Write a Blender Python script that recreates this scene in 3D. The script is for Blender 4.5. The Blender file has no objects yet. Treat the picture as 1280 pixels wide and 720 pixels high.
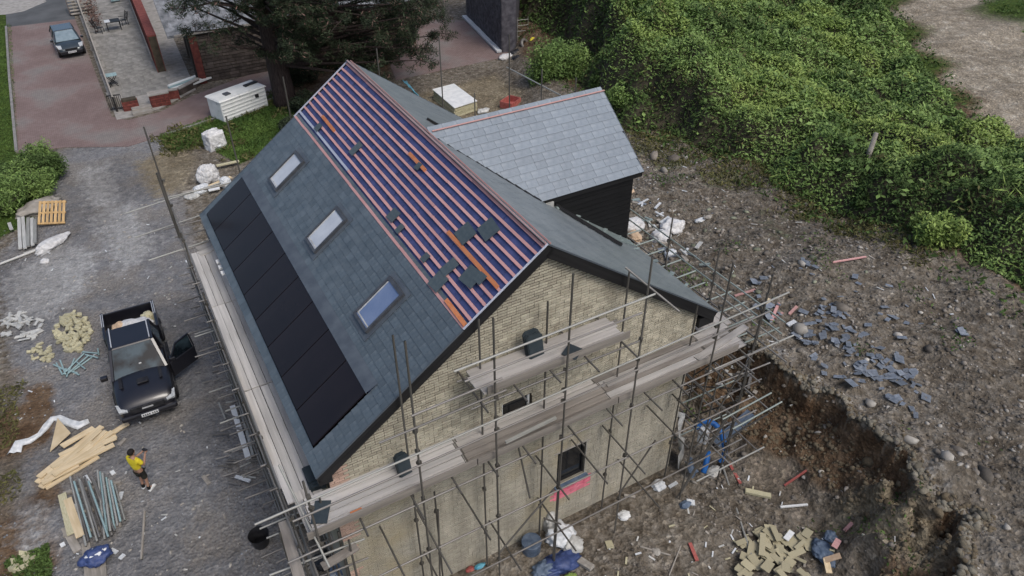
import bpy, math, random
import numpy as np
from mathutils import Matrix, Vector, noise as mnoise
random.seed(7); RNG=np.random.default_rng(11)
R=math.radians; rnd=random.uniform
SC=bpy.context.scene; COL=SC.collection
# ---------------- camera, sky, sun, exposure ----------------
CAM_H=18.5; F_PX=927.0; TH=R(37.2); AZ=R(29.6)
cd=bpy.data.cameras.new('camera'); cam=bpy.data.objects.new('camera',cd); COL.objects.link(cam)
cam.location=(0,0,CAM_H); cam.rotation_euler=(R(90-37.2),0,-AZ)
cd.sensor_width=36; cd.lens=F_PX/1280*36; cd.clip_start=.1; cd.clip_end=3000
SC.camera=cam
SUN_EL=R(56); SUN_AZ=R(164)           # clockwise from +Y
W=bpy.data.worlds.new('World'); SC.world=W; W.use_nodes=True
nt=W.node_tree; bg=nt.nodes['Background']; sky=nt.nodes.new('ShaderNodeTexSky'); sky.sky_type='NISHITA'
sky.sun_disc=False; sky.sun_elevation=SUN_EL; sky.sun_rotation=SUN_AZ; sky.air_density=1.0; sky.dust_density=4.0; sky.ozone_density=1.5
nt.links.new(sky.outputs[0],bg.inputs[0]); bg.inputs[1].default_value=.135
sl=bpy.data.lights.new('sun','SUN'); sl.energy=1.3; sl.angle=R(22); sl.color=(1,.97,.92)
so=bpy.data.objects.new('sun',sl); COL.objects.link(so)
sd=Vector((math.sin(SUN_AZ)*math.cos(SUN_EL),math.cos(SUN_AZ)*math.cos(SUN_EL),math.sin(SUN_EL)))
so.rotation_euler=sd.to_track_quat('Z','Y').to_euler(); so.location=(20,-20,60)
SC.view_settings.view_transform='Standard'; SC.view_settings.look='None'; SC.view_settings.gamma=1
SC.view_settings.exposure=0.08
# ---------------- measuring helpers (photo pixel -> place on the ground) ----------------
fw=np.array([math.sin(AZ)*math.cos(TH),math.cos(AZ)*math.cos(TH),-math.sin(TH)])
rt=np.array([math.cos(AZ),-math.sin(AZ),0]); upv=np.cross(rt,fw)
def ray(x,y): return fw+rt*(x-640)/F_PX-upv*(y-360)/F_PX
def P(x,y,z=0.):
    r=ray(x,y); r=r*((CAM_H-z)/-r[2]); return (float(r[0]),float(r[1]),z)
def PL(x,y,p0,n):
    r=ray(x,y); o=np.array([0,0,CAM_H]); p0=np.array(p0,float); n=np.array(n,float)
    q=o+r*(((p0-o)@n)/(r@n)); return tuple(float(v) for v in q)
# ---------------- materials ----------------
def mat(name,cols,scale=4.,rough=.75,bump=.0,bscale=30.,vary=0.,metal=0.,spec=.3,stretch=None,detail=6,coat=0.,contrast=(.35,.65),dirt=None):
    m=bpy.data.materials.new(name); m.use_nodes=True; N=m.node_tree; L=N.links; b=N.nodes['Principled BSDF']
    b.inputs['Roughness'].default_value=rough; b.inputs['Metallic'].default_value=metal
    b.inputs['Specular IOR Level'].default_value=spec
    if coat: b.inputs['Coat Weight'].default_value=coat; b.inputs['Coat Roughness'].default_value=.08
    tc=N.nodes.new('ShaderNodeTexCoord'); mp=N.nodes.new('ShaderNodeMapping'); L.new(tc.outputs['Object'],mp.inputs[0])
    if stretch: mp.inputs['Scale'].default_value=stretch
    nz=N.nodes.new('ShaderNodeTexNoise'); nz.inputs['Scale'].default_value=scale; nz.inputs['Detail'].default_value=detail
    L.new(mp.outputs[0],nz.inputs['Vector'])
    cr=N.nodes.new('ShaderNodeValToRGB'); L.new(nz.outputs[0],cr.inputs[0])
    cols=list(cols); e=cr.color_ramp.elements
    while len(e)<len(cols): e.new(.5)
    lo,hi=contrast
    for i,c in enumerate(cols):
        e[i].position=lo+(hi-lo)*i/max(1,len(cols)-1); e[i].color=(*c,1)
    if len(cols)==1: e[1].color=(*cols[0],1)
    out=cr.outputs[0]
    if vary:
        oi=N.nodes.new('ShaderNodeObjectInfo'); ge=N.nodes.new('ShaderNodeNewGeometry')
        ad=N.nodes.new('ShaderNodeMath'); ad.operation='ADD'; L.new(oi.outputs['Random'],ad.inputs[0]); L.new(ge.outputs['Random Per Island'],ad.inputs[1])
        fr=N.nodes.new('ShaderNodeMath'); fr.operation='FRACT'; L.new(ad.outputs[0],fr.inputs[0])
        mr=N.nodes.new('ShaderNodeMapRange'); mr.inputs[3].default_value=1-vary; mr.inputs[4].default_value=1+vary; L.new(fr.outputs[0],mr.inputs[0])
        hs=N.nodes.new('ShaderNodeHueSaturation'); L.new(out,hs.inputs['Color']); L.new(mr.outputs[0],hs.inputs['Value'])
        out=hs.outputs[0]
    if dirt:
        n2=N.nodes.new('ShaderNodeTexNoise'); n2.inputs['Scale'].default_value=dirt[1]; n2.inputs['Detail'].default_value=8
        L.new(tc.outputs['Object'],n2.inputs['Vector'])
        m2=N.nodes.new('ShaderNodeMapRange'); m2.inputs[1].default_value=dirt[2]; m2.inputs[2].default_value=dirt[2]+.15; L.new(n2.outputs[0],m2.inputs[0])
        mx=N.nodes.new('ShaderNodeMix'); mx.data_type='RGBA'; L.new(m2.outputs[0],mx.inputs[0]); L.new(out,mx.inputs[6]); mx.inputs[7].default_value=(*dirt[0],1)
        out=mx.outputs[2]
    L.new(out,b.inputs['Base Color'])
    if bump:
        nb=N.nodes.new('ShaderNodeTexNoise'); nb.inputs['Scale'].default_value=bscale; nb.inputs['Detail'].default_value=5
        L.new(mp.outputs[0],nb.inputs['Vector'])
        bp=N.nodes.new('ShaderNodeBump'); bp.inputs['Strength'].default_value=bump; bp.inputs['Distance'].default_value=.05
        L.new(nb.outputs[0],bp.inputs['Height']); L.new(bp.outputs[0],b.inputs['Normal'])
    m['b']=1
    return m
def setin(m,**k):
    b=m.node_tree.nodes['Principled BSDF']
    for a,v in k.items(): b.inputs[a.replace('_',' ')].default_value=v
    return m
MT=dict(
 slate=mat('slate',[(.078,.102,.122),(.112,.138,.158)],3,.44,.12,25,.11,spec=.5,dirt=((.12,.14,.155),2.5,.66)),  # darkest of three copies; left slope's weaker sky reflection put in the colour
 slate_r_lit=mat('slate_right_lit',[(.155,.178,.188),(.20,.222,.23)],2,.40,.12,25,.05,spec=.5,dirt=((.16,.18,.185),1.2,.6)),  # same slates painted lighter for the light on the right slope
 slate_w_lit=mat('slate_wing_lit',[(.20,.235,.27),(.26,.295,.33)],3,.38,.12,25,.07,spec=.5,dirt=((.26,.30,.33),3,.66)),  # same slates painted lightest; the dormer slope's sky reflection is in the colour
 slate_old=mat('slate_debris',[(.125,.145,.175),(.22,.245,.28)],3,.42,.2,20,.25,spec=.45,dirt=((.12,.11,.10),2,.6)),
 slate_lt=mat('slate_on_battens',[(.060,.082,.095),(.085,.108,.118)],4,.5,.1,20,.12),
 slate_dark=mat('slate_loose',[(.03,.042,.05),(.045,.058,.065)],4,.5,.1,20,.12),
 membrane=mat('membrane_blue',[(.038,.055,.150),(.065,.085,.215)],2.2,.55,.5,5,dirt=((.022,.03,.07),2.6,.6)),
 batten=mat('batten_red',[(.52,.26,.25),(.62,.37,.35)],6,.7,.1,40,.12),
 batten_or=mat('batten_orange',[(.52,.16,.06),(.60,.25,.12)],6,.7,.1,40,.1),
 batten_bl=mat('batten_pale',[(.38,.42,.52),(.5,.52,.6)],6,.6,.1,40,.1),
 ridge=mat('batten_ridge',[(.40,.22,.20),(.46,.28,.26)],6,.7,.1,40,.12),
 blackbd=mat('black_board',[(.010,.010,.011),(.018,.018,.019)],5,.55,.1,20,.1),
 clad=mat('black_cladding',[(.006,.006,.007),(.011,.011,.012)],5,.6,.1,20,.15),
 lead=mat('flashing_grey',[(.085,.10,.12),(.12,.14,.16)],3,.4,.1,10,metal=.2),
 flashgreen=mat('flashing_pale',[(.17,.21,.205),(.26,.31,.30)],8,.5,.3,20,.2),
 glassdark=mat('glass_dark',[(.01,.012,.015)],5,.08,spec=.8),
 pv=mat('solar_cells',[(.012,.010,.013),(.020,.016,.019)],.6,.22,spec=.2),
 pvline=mat('solar_frame',[(.001,.001,.001)],5,.8,spec=0.),
 skyframe=mat('skylight_frame',[(.07,.075,.085),(.10,.105,.115)],6,.35,metal=.3),
 skyglass=mat('skylight_glass',[(.16,.22,.36),(.22,.28,.42)],1.5,.08,spec=.8,metal=.25),
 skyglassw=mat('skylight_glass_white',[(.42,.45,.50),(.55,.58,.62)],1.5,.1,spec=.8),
 white=mat('white_plastic',[(.62,.64,.64),(.75,.76,.75)],4,.5,.1,20,.08),
 film=mat('white_sheet',[(.50,.53,.55),(.68,.70,.71)],6,.4,.5,12,.08),
 whitepaint=mat('white_paint',[(.66,.68,.66),(.78,.79,.77)],2,.45,dirt=((.35,.37,.35),3,.62)),
 brick=mat('brick_buff',[(.36,.33,.255),(.51,.475,.375)],3,.9,.3,60,.17,dirt=((.30,.265,.20),2,.6)),
 bricklow=mat('brick_smeared',[(.30,.28,.225),(.47,.44,.36)],2.2,.95,.5,50,.09,stretch=(1.6,1,.3),dirt=((.38,.335,.235),.55,.52),contrast=(.25,.7)),
 mortar=mat('mortar_dark',[(.040,.033,.024),(.075,.062,.045)],3,.95,.3,40),
 mortarlow=mat('mortar_smeared',[(.17,.155,.125),(.26,.24,.195)],2,.95,.4,40),
 brickpink=mat('brick_pink',[(.62,.13,.20),(.74,.24,.30)],4,.9,.2,40,.12),
 brickrose=mat('brick_rose',[(.42,.29,.23),(.50,.36,.29)],4,.9,.2,40,.12),
 board=mat('scaffold_board',[(.33,.31,.285),(.46,.435,.405)],2,.85,.25,30,.22,stretch=(1,1,1),dirt=((.20,.18,.155),3,.62)),
 board_pale=mat('scaffold_board_pale',[(.40,.385,.365),(.54,.52,.495)],2,.85,.25,30,.16,dirt=((.27,.25,.225),3,.6)),
 toe=mat('toe_board',[(.19,.17,.15),(.29,.265,.235)],2,.9,.25,30,.15,dirt=((.12,.10,.085),3,.6)),
 steel=mat('galvanised_tube',[(.15,.14,.13),(.27,.26,.245)],5,.5,.1,30,.25,metal=.35,dirt=((.11,.085,.065),4,.6)),
 steeld=mat('weathered_tube',[(.085,.08,.07),(.17,.16,.145)],5,.6,.1,30,.25,metal=.3,dirt=((.07,.05,.035),4,.6)),
 steelp=mat('pale_tube',[(.27,.27,.25),(.41,.41,.38)],5,.5,.1,30,.15,metal=.2),
 steelg=mat('green_tube',[(.20,.24,.225),(.33,.37,.34)],5,.5,.1,30,.2,metal=.2),
 coupler=mat('coupler_steel',[(.08,.075,.065),(.15,.14,.12)],8,.6,.1,30,.2,metal=.4),
 timber=mat('new_timber',[(.56,.44,.27),(.70,.58,.39)],2,.75,.15,30,.10,stretch=(1,1,1)),
 timberg=mat('grey_timber',[(.24,.22,.19),(.38,.35,.31)],2,.85,.2,30,.15),
 pallet=mat('pallet_wood',[(.45,.29,.13),(.60,.42,.21)],3,.8,.2,30,.15),
 chip=mat('chipboard',[(.31,.28,.18),(.43,.39,.27)],30,.85,.1,60,.13),
 insul=mat('yellow_insulation',[(.38,.35,.22),(.52,.49,.34)],12,.9,.3,30,.12),
 foil=mat('foil_board',[(.40,.40,.38),(.55,.55,.52)],6,.45,.2,20,.1),
 teal=mat('teal_tube',[(.20,.31,.32),(.33,.44,.45)],6,.5,0,1,.15),
 blue=mat('blue_pipe',[(.02,.12,.40),(.03,.17,.50)],6,.4,0,1,.1),
 bluetarp=mat('blue_tarp',[(.03,.05,.14),(.06,.09,.22)],6,.45,.5,12,.1),
 cyan=mat('cyan_tarp',[(.10,.38,.52),(.20,.50,.62)],6,.45,.3,12,.1),
 bluegrey=mat('bluegrey_sheet',[(.07,.10,.15),(.13,.17,.23)],6,.45,.5,12,.1),
 darkplastic=mat('dark_plastic',[(.012,.012,.014),(.03,.03,.033)],6,.45,.1,12,.1),
 rubber=mat('tyre_rubber',[(.012,.012,.012),(.02,.02,.02)],10,.85),
 rim=mat('wheel_alloy',[(.10,.10,.11)],10,.35,metal=.8),
 red=mat('red_plastic',[(.30,.07,.06),(.40,.13,.11)],6,.6,.1,30,.1),
 yellow=mat('yellow_plastic',[(.65,.55,.05)],6,.5),
 tan=mat('tan_board',[(.50,.36,.24),(.60,.45,.31)],3,.8,.1,30,.08),
 earthclod=mat('earth_clod',[(.13,.115,.085),(.24,.22,.175)],3,.95,.5,20,.25),
 olive=mat('olive_stone',[(.12,.13,.09),(.24,.25,.18)],2,.9,.2,30,.3),
 concrete=mat('concrete',[(.26,.25,.235),(.36,.345,.32)],3,.9,.3,30,.1,dirt=((.2,.19,.17),1.2,.55)),
 patio=mat('patio_stone',[(.20,.195,.18),(.30,.29,.27)],1.5,.85,.3,30,.14,dirt=((.15,.15,.14),1,.55)),
 redbrick=mat('red_brick',[(.12,.035,.03),(.20,.06,.048)],5,.9,.3,30,.2),
 darkbrick=mat('dark_brick',[(.065,.052,.045),(.12,.098,.086)],2.5,.9,.3,30,.22),
 darkslate=mat('dark_slate_hanging',[(.045,.043,.052),(.10,.097,.11)],3,.6,.3,30,.3),
 paleroof=mat('pale_roof',[(.10,.11,.12),(.26,.27,.29)],3,.6,.3,30,.2),
 coping=mat('coping_stone',[(.28,.26,.23),(.36,.34,.31)],3,.9,.3,30,.08),
 metalblk=mat('black_metal',[(.012,.012,.012),(.025,.025,.025)],8,.5),
 bark=mat('pine_bark',[(.028,.020,.018),(.065,.048,.043)],6,.95,.8,20,stretch=(3,3,.6)),
 needle=mat('pine_needles',[(.019,.030,.015),(.038,.054,.026)],.6,.8,0,1,.45),
 cone=mat('pine_tips',[(.10,.06,.05),(.16,.10,.08)],3,.8,0,1,.35),
 leaf=mat('leaf_green',[(.095,.165,.040),(.205,.30,.082)],.45,.65,0,1,.42,spec=.35),
 leafd=mat('leaf_dark',[(.050,.088,.024),(.080,.128,.036)],.4,.75,0,1,.42,spec=.2),
 leafy=mat('leaf_yellow_green',[(.16,.24,.055),(.25,.33,.085)],.5,.65,0,1,.3,spec=.3),
 grass=mat('grass_blade',[(.05,.10,.02),(.10,.17,.035)],.5,.75,0,1,.35),
 weed=mat('dry_weed',[(.07,.075,.025),(.13,.12,.045)],.8,.8,0,1,.4),
 twig=mat('bramble_twig',[(.026,.024,.015),(.06,.052,.034)],1.2,.95,.8,8,.3),
 stone=mat('rubble_stone',[(.10,.088,.074),(.24,.215,.185)],1.5,.9,.3,30,.45),
 stonep=mat('pale_stone',[(.28,.26,.23),(.42,.40,.36)],3,.9,.2,30,.3),
 gravel=mat('gravel_stone',[(.17,.18,.19),(.30,.31,.32)],2,.9,.2,30,.35),
 soilclod=mat('clay_clod',[(.10,.078,.05),(.17,.14,.095)],2,.95,.6,12,.12),
 bag=mat('white_bag',[(.5,.5,.5),(.70,.70,.69)],5,.7,.6,10,.08,dirt=((.36,.34,.33),4,.58)),
 skin=mat('skin',[(.33,.19,.13),(.40,.24,.17)],8,.6),
 shirt=mat('yellow_shirt',[(.62,.50,.02),(.72,.60,.05)],6,.85,.4,14),
 shorts=mat('black_shorts',[(.012,.012,.011),(.03,.03,.022)],9,.85,.3,14),
 hair=mat('dark_hair',[(.01,.008,.007),(.02,.016,.014)],20,.7,.4,60),
 sock=mat('black_sock',[(.01,.01,.01)],20,.8),
 paint=mat('black_car_paint',[(.008,.008,.012),(.012,.012,.017)],2,.32,coat=.4,spec=.6,dirt=((.03,.028,.026),1.5,.62)),
 paintb=mat('silverblue_car_paint',[(.045,.06,.07),(.06,.075,.085)],2,.22,metal=.4,coat=.8),
 paintk=mat('car_trim_and_shade',[(.012,.014,.018)],2,.25,coat=.6),  # dark trim colour; on the hatchback's lower front it also paints shade
 carglass=mat('car_glass',[(.006,.010,.014),(.05,.08,.10)],1.6,.05,spec=.35,contrast=(.42,.62)),  # bluish patches in the colour stand in for reflected sky
 carglassb=mat('car_glass_bright',[(.16,.22,.25),(.24,.30,.33)],3,.08,spec=1.,coat=.6),  # bright base colour carries the windscreen's sky reflection
 chrome=mat('chrome',[(.55,.56,.57)],5,.3,metal=.3),
 lamp=mat('lamp_glass',[(.35,.37,.38),(.5,.52,.53)],12,.15,coat=.5),
)
# ---------------- mesh helpers ----------------
WM={}
def tag(o,label=None,cat=None,group=None,kind=None):
    if label: o['label']=label
    if cat: o['category']=cat
    if group: o['group']=group
    if kind: o['kind']=kind
    return o
def put(o,parent=None,M=None):
    M=Matrix() if M is None else M
    COL.objects.link(o); WM[o.name]=M
    if parent is not None:
        o.parent=parent; o.matrix_local=WM[parent.name].inverted()@M
    else: o.matrix_local=M
    return o
def thing(name,label,cat,loc=(0,0,0),rz=0,group=None,kind=None):
    o=bpy.data.objects.new(name,None); o.empty_display_size=.3
    put(o,None,Matrix.Translation(loc)@Matrix.Rotation(rz,4,'Z')); tag(o,label,cat,group,kind); return o
def frame(a,b,up=(0,0,1)):
    a=Vector(a);b=Vector(b); x=(b-a); L=x.length; x.normalize(); up=Vector(up)
    if abs(x.dot(up))>.98: up=Vector((1,0,0))
    y=up.cross(x).normalized(); z=x.cross(y)
    return a,L,x,y,z
class MB:
    def __init__(s): s.v=[];s.f=[]
    def add(s,vs,fs):
        n=len(s.v); s.v+= [tuple(v) for v in vs]; s.f+=[tuple(i+n for i in f) for f in fs]; return s
    def box(s,c,d,M=None,rz=0,taper=None):
        hx,hy,hz=d[0]/2,d[1]/2,d[2]/2; vs=[]
        t=taper or 1
        for z in (-1,1):
            k=t if z>0 else 1
            for x,y in ((-1,-1),(1,-1),(1,1),(-1,1)): vs.append(Vector((x*hx*k,y*hy*k,z*hz)))
        if rz: Mr=Matrix.Rotation(rz,3,'Z'); vs=[Mr@v for v in vs]
        vs=[v+Vector(c) for v in vs]
        if M is not None: vs=[M@v for v in vs]
        return s.add(vs,[(3,2,1,0),(4,5,6,7),(0,1,5,4),(1,2,6,5),(2,3,7,6),(3,0,4,7)])
    def bar(s,a,b,w,t,up=(0,0,1)):
        a,L,x,y,z=frame(a,b,up); vs=[]
        for e in (a,a+x*L):
            for i,j in ((-1,-1),(1,-1),(1,1),(-1,1)): vs.append(e+y*i*w/2+z*j*t/2)
        return s.add(vs,[(0,1,2,3),(7,6,5,4),(0,4,5,1),(1,5,6,2),(2,6,7,3),(3,7,4,0)])
    def tube(s,pts,r,n=8,cap=True,closed=False):
        pts=[Vector(p) for p in pts]; rs=r if isinstance(r,(list,tuple)) else [r]*len(pts)
        base=len(s.v); pn=None
        for i,p in enumerate(pts):
            d=(pts[min(i+1,len(pts)-1)]-pts[max(i-1,0)]).normalized()
            if pn is None: pn=d.orthogonal().normalized()
            pn=(pn-d*pn.dot(d)).normalized(); q=d.cross(pn)
            for k in range(n):
                a=2*math.pi*k/n; s.v.append(tuple(p+(pn*math.cos(a)+q*math.sin(a))*rs[i]))
        for i in range(len(pts)-1):
            for k in range(n):
                a=base+i*n+k;b=base+i*n+(k+1)%n; s.f.append((a,b,b+n,a+n))
        if cap: s.f.append(tuple(base+k for k in range(n))[::-1]); s.f.append(tuple(base+(len(pts)-1)*n+k for k in range(n)))
        return s
    def prism(s,poly,z0,z1,M=None):
        n=len(poly); ar=sum(poly[i][0]*poly[(i+1)%n][1]-poly[(i+1)%n][0]*poly[i][1] for i in range(n))
        if ar<0: poly=poly[::-1]
        f0=z0 if callable(z0) else (lambda x,y:z0); f1=z1 if callable(z1) else (lambda x,y:z1)
        vs=[Vector((x,y,f0(x,y))) for x,y in poly]+[Vector((x,y,f1(x,y))) for x,y in poly]
        if M is not None: vs=[M@v for v in vs]
        fs=[tuple(range(n))[::-1],tuple(range(n,2*n))]+[(i,(i+1)%n,(i+1)%n+n,i+n) for i in range(n)]
        return s.add(vs,fs)
    def mesh(s,name,m,smooth=False):
        me=bpy.data.meshes.new(name); me.from_pydata(s.v,[],s.f)
        if m: me.materials.append(m)
        if smooth: me.polygons.foreach_set('use_smooth',[True]*len(me.polygons))
        return me
    def build(s,name,m,parent=None,smooth=False,M=None,bevel=0,sub=0,local=False):
        """vertices are given in world coordinates unless local"""
        me=s.mesh(name,m,smooth)
        W_=WM[parent.name] if parent is not None else Matrix()
        if local: o=bpy.data.objects.new(name,me); put(o,parent,(W_@M) if M is not None else W_)
        else:
            if parent is not None: me.transform(W_.inverted())
            o=bpy.data.objects.new(name,me); put(o,parent,W_)
        if bevel:
            b=o.modifiers.new('bevel','BEVEL'); b.width=bevel; b.segments=2; b.limit_method='ANGLE'
        if sub:
            b=o.modifiers.new('sub','SUBSURF'); b.levels=b.render_levels=sub
        return o
_U={}
def unit(kind,m):
    k=(kind,m.name)
    if k not in _U:
        mb=MB()
        if kind=='box': mb.box((.5,0,0),(1,1,1))
        elif kind=='tube':
            mb.tube([(0,0,0),(1,0,0)],1,7)
        _U[k]=mb.mesh(kind,m,kind=='tube')
    return _U[k]
def rod(name,a,b,r,m,parent=None):
    a,L,x,y,z=frame(a,b); o=bpy.data.objects.new(name,unit('tube',m))
    M=Matrix(((x.x*L,y.x*r,z.x*r,a.x),(x.y*L,y.y*r,z.y*r,a.y),(x.z*L,y.z*r,z.z*r,a.z),(0,0,0,1)))
    return put(o,parent,M)
def plank(name,a,b,w,t,m,parent=None,up=(0,0,1)):
    a,L,x,y,z=frame(a,b,up); o=bpy.data.objects.new(name,unit('box',m))
    M=Matrix(((x.x*L,y.x*w,z.x*t,a.x),(x.y*L,y.y*w,z.y*t,a.y),(x.z*L,y.z*w,z.z*t,a.z),(0,0,0,1)))
    return put(o,parent,M)
def npmesh(name,V,Fq,m,parent=None,smooth=False,k=4):
    me=bpy.data.meshes.new(name); V=np.asarray(V,np.float32); Fq=np.asarray(Fq,np.int32)
    me.vertices.add(len(V)); me.vertices.foreach_set('co',V.ravel())
    me.loops.add(Fq.size); me.loops.foreach_set('vertex_index',Fq.ravel())
    me.polygons.add(len(Fq)); me.polygons.foreach_set('loop_start',np.arange(0,Fq.size,k,dtype=np.int32))
    me.update(calc_edges=True)
    if smooth: me.polygons.foreach_set('use_smooth',np.ones(len(Fq),bool))
    me.materials.append(m); o=bpy.data.objects.new(name,me); W_=WM[parent.name] if parent else Matrix()
    if parent: me.transform(W_.inverted())
    return put(o,parent,W_)
# leaves: kite quads, each its own island
def leaves(name,pts,size,m,parent=None,flat=.5,asp=.5,jit=.5,nrm=None):
    n=len(pts); s=size*(1+jit*(RNG.random(n)*2-1))
    N=RNG.normal(size=(n,3)); N/=np.linalg.norm(N,axis=1)[:,None]
    N[:,2]=np.abs(N[:,2])+flat
    if nrm is not None: N+=nrm
    N/=np.linalg.norm(N,axis=1)[:,None]
    A=np.cross(N,RNG.normal(size=(n,3))); A/=np.linalg.norm(A,axis=1)[:,None]+1e-9; B=np.cross(N,A)
    a=A*s[:,None]; b=B*(s*asp)[:,None]
    V=np.stack([pts-a,pts-b*.9+a*.1,pts+a,pts+b*.9+a*.1],1).reshape(-1,3)
    return npmesh(name,V,np.arange(4*n).reshape(-1,4),m,parent)
ICO_V=np.array([(0,0,-1),(.723,-.526,-.447),(-.276,-.851,-.447),(-.894,0,-.447),(-.276,.851,-.447),(.723,.526,-.447),(.276,-.851,.447),(-.723,-.526,.447),(-.723,.526,.447),(.276,.851,.447),(.894,0,.447),(0,0,1)])
ICO_F=np.array([(0,1,2),(1,0,5),(0,2,3),(0,3,4),(0,4,5),(1,5,10),(2,1,6),(3,2,7),(4,3,8),(5,4,9),(1,10,6),(2,6,7),(3,7,8),(4,8,9),(5,9,10),(6,10,11),(7,6,11),(8,7,11),(9,8,11),(10,9,11)])
def stones(name,pts,size,m,parent=None,flat=.6):
    n=len(pts); S=size if np.ndim(size) else np.full(n,size)
    V=np.repeat(ICO_V[None],n,0)*(1+.28*(RNG.random((n,12,1))*2-1))
    V=V*(np.stack([.7+.6*RNG.random(n),.5+.5*RNG.random(n),flat*(.6+.5*RNG.random(n))],1)[:,None,:])*S[:,None,None]
    a=RNG.random(n)*6.28; c,s_=np.cos(a),np.sin(a)
    X=V[...,0]*c[:,None]-V[...,1]*s_[:,None]; Y=V[...,0]*s_[:,None]+V[...,1]*c[:,None]
    V=np.stack([X,Y,V[...,2]],-1)+pts[:,None,:]
    Fs=(ICO_F[None]+(np.arange(n)*12)[:,None,None]).reshape(-1,3)
    return npmesh(name,V.reshape(-1,3),Fs,m,parent,k=3)
# ---------------- terrain shape ----------------
def vnoise(x,y,sc,seed=0):
    x=np.asarray(x,float)*sc; y=np.asarray(y,float)*sc; xi=np.floor(x).astype(np.int64); yi=np.floor(y).astype(np.int64); fx=x-xi; fy=y-yi
    fx=fx*fx*(3-2*fx); fy=fy*fy*(3-2*fy)
    def h(i,j):
        k=(i*374761393+j*668265263+seed*1442695041)&0xffffffff; k=((k^(k>>13))*1274126177)&0xffffffff; k^=k>>16
        return (k&0xffff)/65535.
    a=h(xi,yi)*(1-fx)+h(xi+1,yi)*fx; b=h(xi,yi+1)*(1-fx)+h(xi+1,yi+1)*fx
    return a*(1-fy)+b*fy
def sdist(x,y,poly):
    x=np.asarray(x,float); y=np.asarray(y,float); d=np.full(x.shape,1e9); ins=np.zeros(x.shape,bool); n=len(poly)
    for i in range(n):
        ax,ay=poly[i][:2]; bx,by=poly[(i+1)%n][:2]; dx,dy=bx-ax,by-ay
        t=np.clip(((x-ax)*dx+(y-ay)*dy)/(dx*dx+dy*dy+1e-12),0,1)
        d=np.minimum(d,np.hypot(x-ax-t*dx,y-ay-t*dy))
        if abs(dy)>1e-12: ins^=((ay>y)!=(by>y))&(x<(bx-ax)*(y-ay)/(dy)+ax)
    return np.where(ins,d,-d)
def sstep(a,b,x): t=np.clip((x-a)/(b-a),0,1); return t*t*(3-2*t)
def PP(l,z=0.): return [P(x,y,z)[:2] for x,y in l]
HB=2.2
PLAT=PP([(945,430),(1000,478),(1062,512),(1102,548),(1150,600),(1212,648),(1198,700),(1180,760)],HB)+[(12.6,-60),(400,-60),(400,400),(60,400),(40,70),(26,42),(22,33),(17,27),(15.3,23),(14.6,18),(15.2,14.6)]
DRIVE2=PP([(495,100),(628,72),(648,52),(585,26),(548,24),(505,40),(480,62)])
DRIVE=PP([(20,192),(80,184),(160,183),(205,169),(270,148),(346,122),(346,84),(300,97),(240,120),(200,140),(160,150),(140,146),(94,24),(8,34),(12,95)])
DRIVE_TOP=PP([(8,34),(94,24),(84,-20),(6,-12)])
PATIO=PP([(88,-12),(146,150),(166,146),(200,136),(245,112),(190,-12)])
YARD=PP([(75,186),(205,172),(225,240),(380,720),(450,900),(-40,900),(12,720),(25,560),(10,420),(-10,330),(40,280),(70,215)])
TRACK=PP([(1100,-20),(1160,75),(1225,160),(1300,205),(1500,330),(1600,200),(1300,70),(1225,5),(1190,-20)],1.0)
SANDP=PP([(520,118),(620,92),(655,120),(630,175),(560,160)])
def bank(x,y):
    d=sdist(x,y,PLAT)+ (vnoise(x,y,.9,3)-.5)*.55*sstep(2.5,3.5,y)+((vnoise(x,y,3,4)-.5)*.42+(vnoise(x,y,8,14)-.5)*.16)*sstep(17,13,y)
    w=1.45+1.4*sstep(12.3,16.5,y)+(vnoise(x,y,.5,90)-.5)*.8*sstep(14,11,y)
    q=np.clip((d+w)/(w+.06),0,1); soft=q*q*(3-2*q); cut=np.where(d>-.28,.5+.5*sstep(-.28,-.05,d),.5*np.clip((d+w*1.15)/(w*1.15-.28),0,1)**.9); k_=sstep(13,16.5,y); s=cut*(1-k_)+soft*k_
    return d,s
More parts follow.
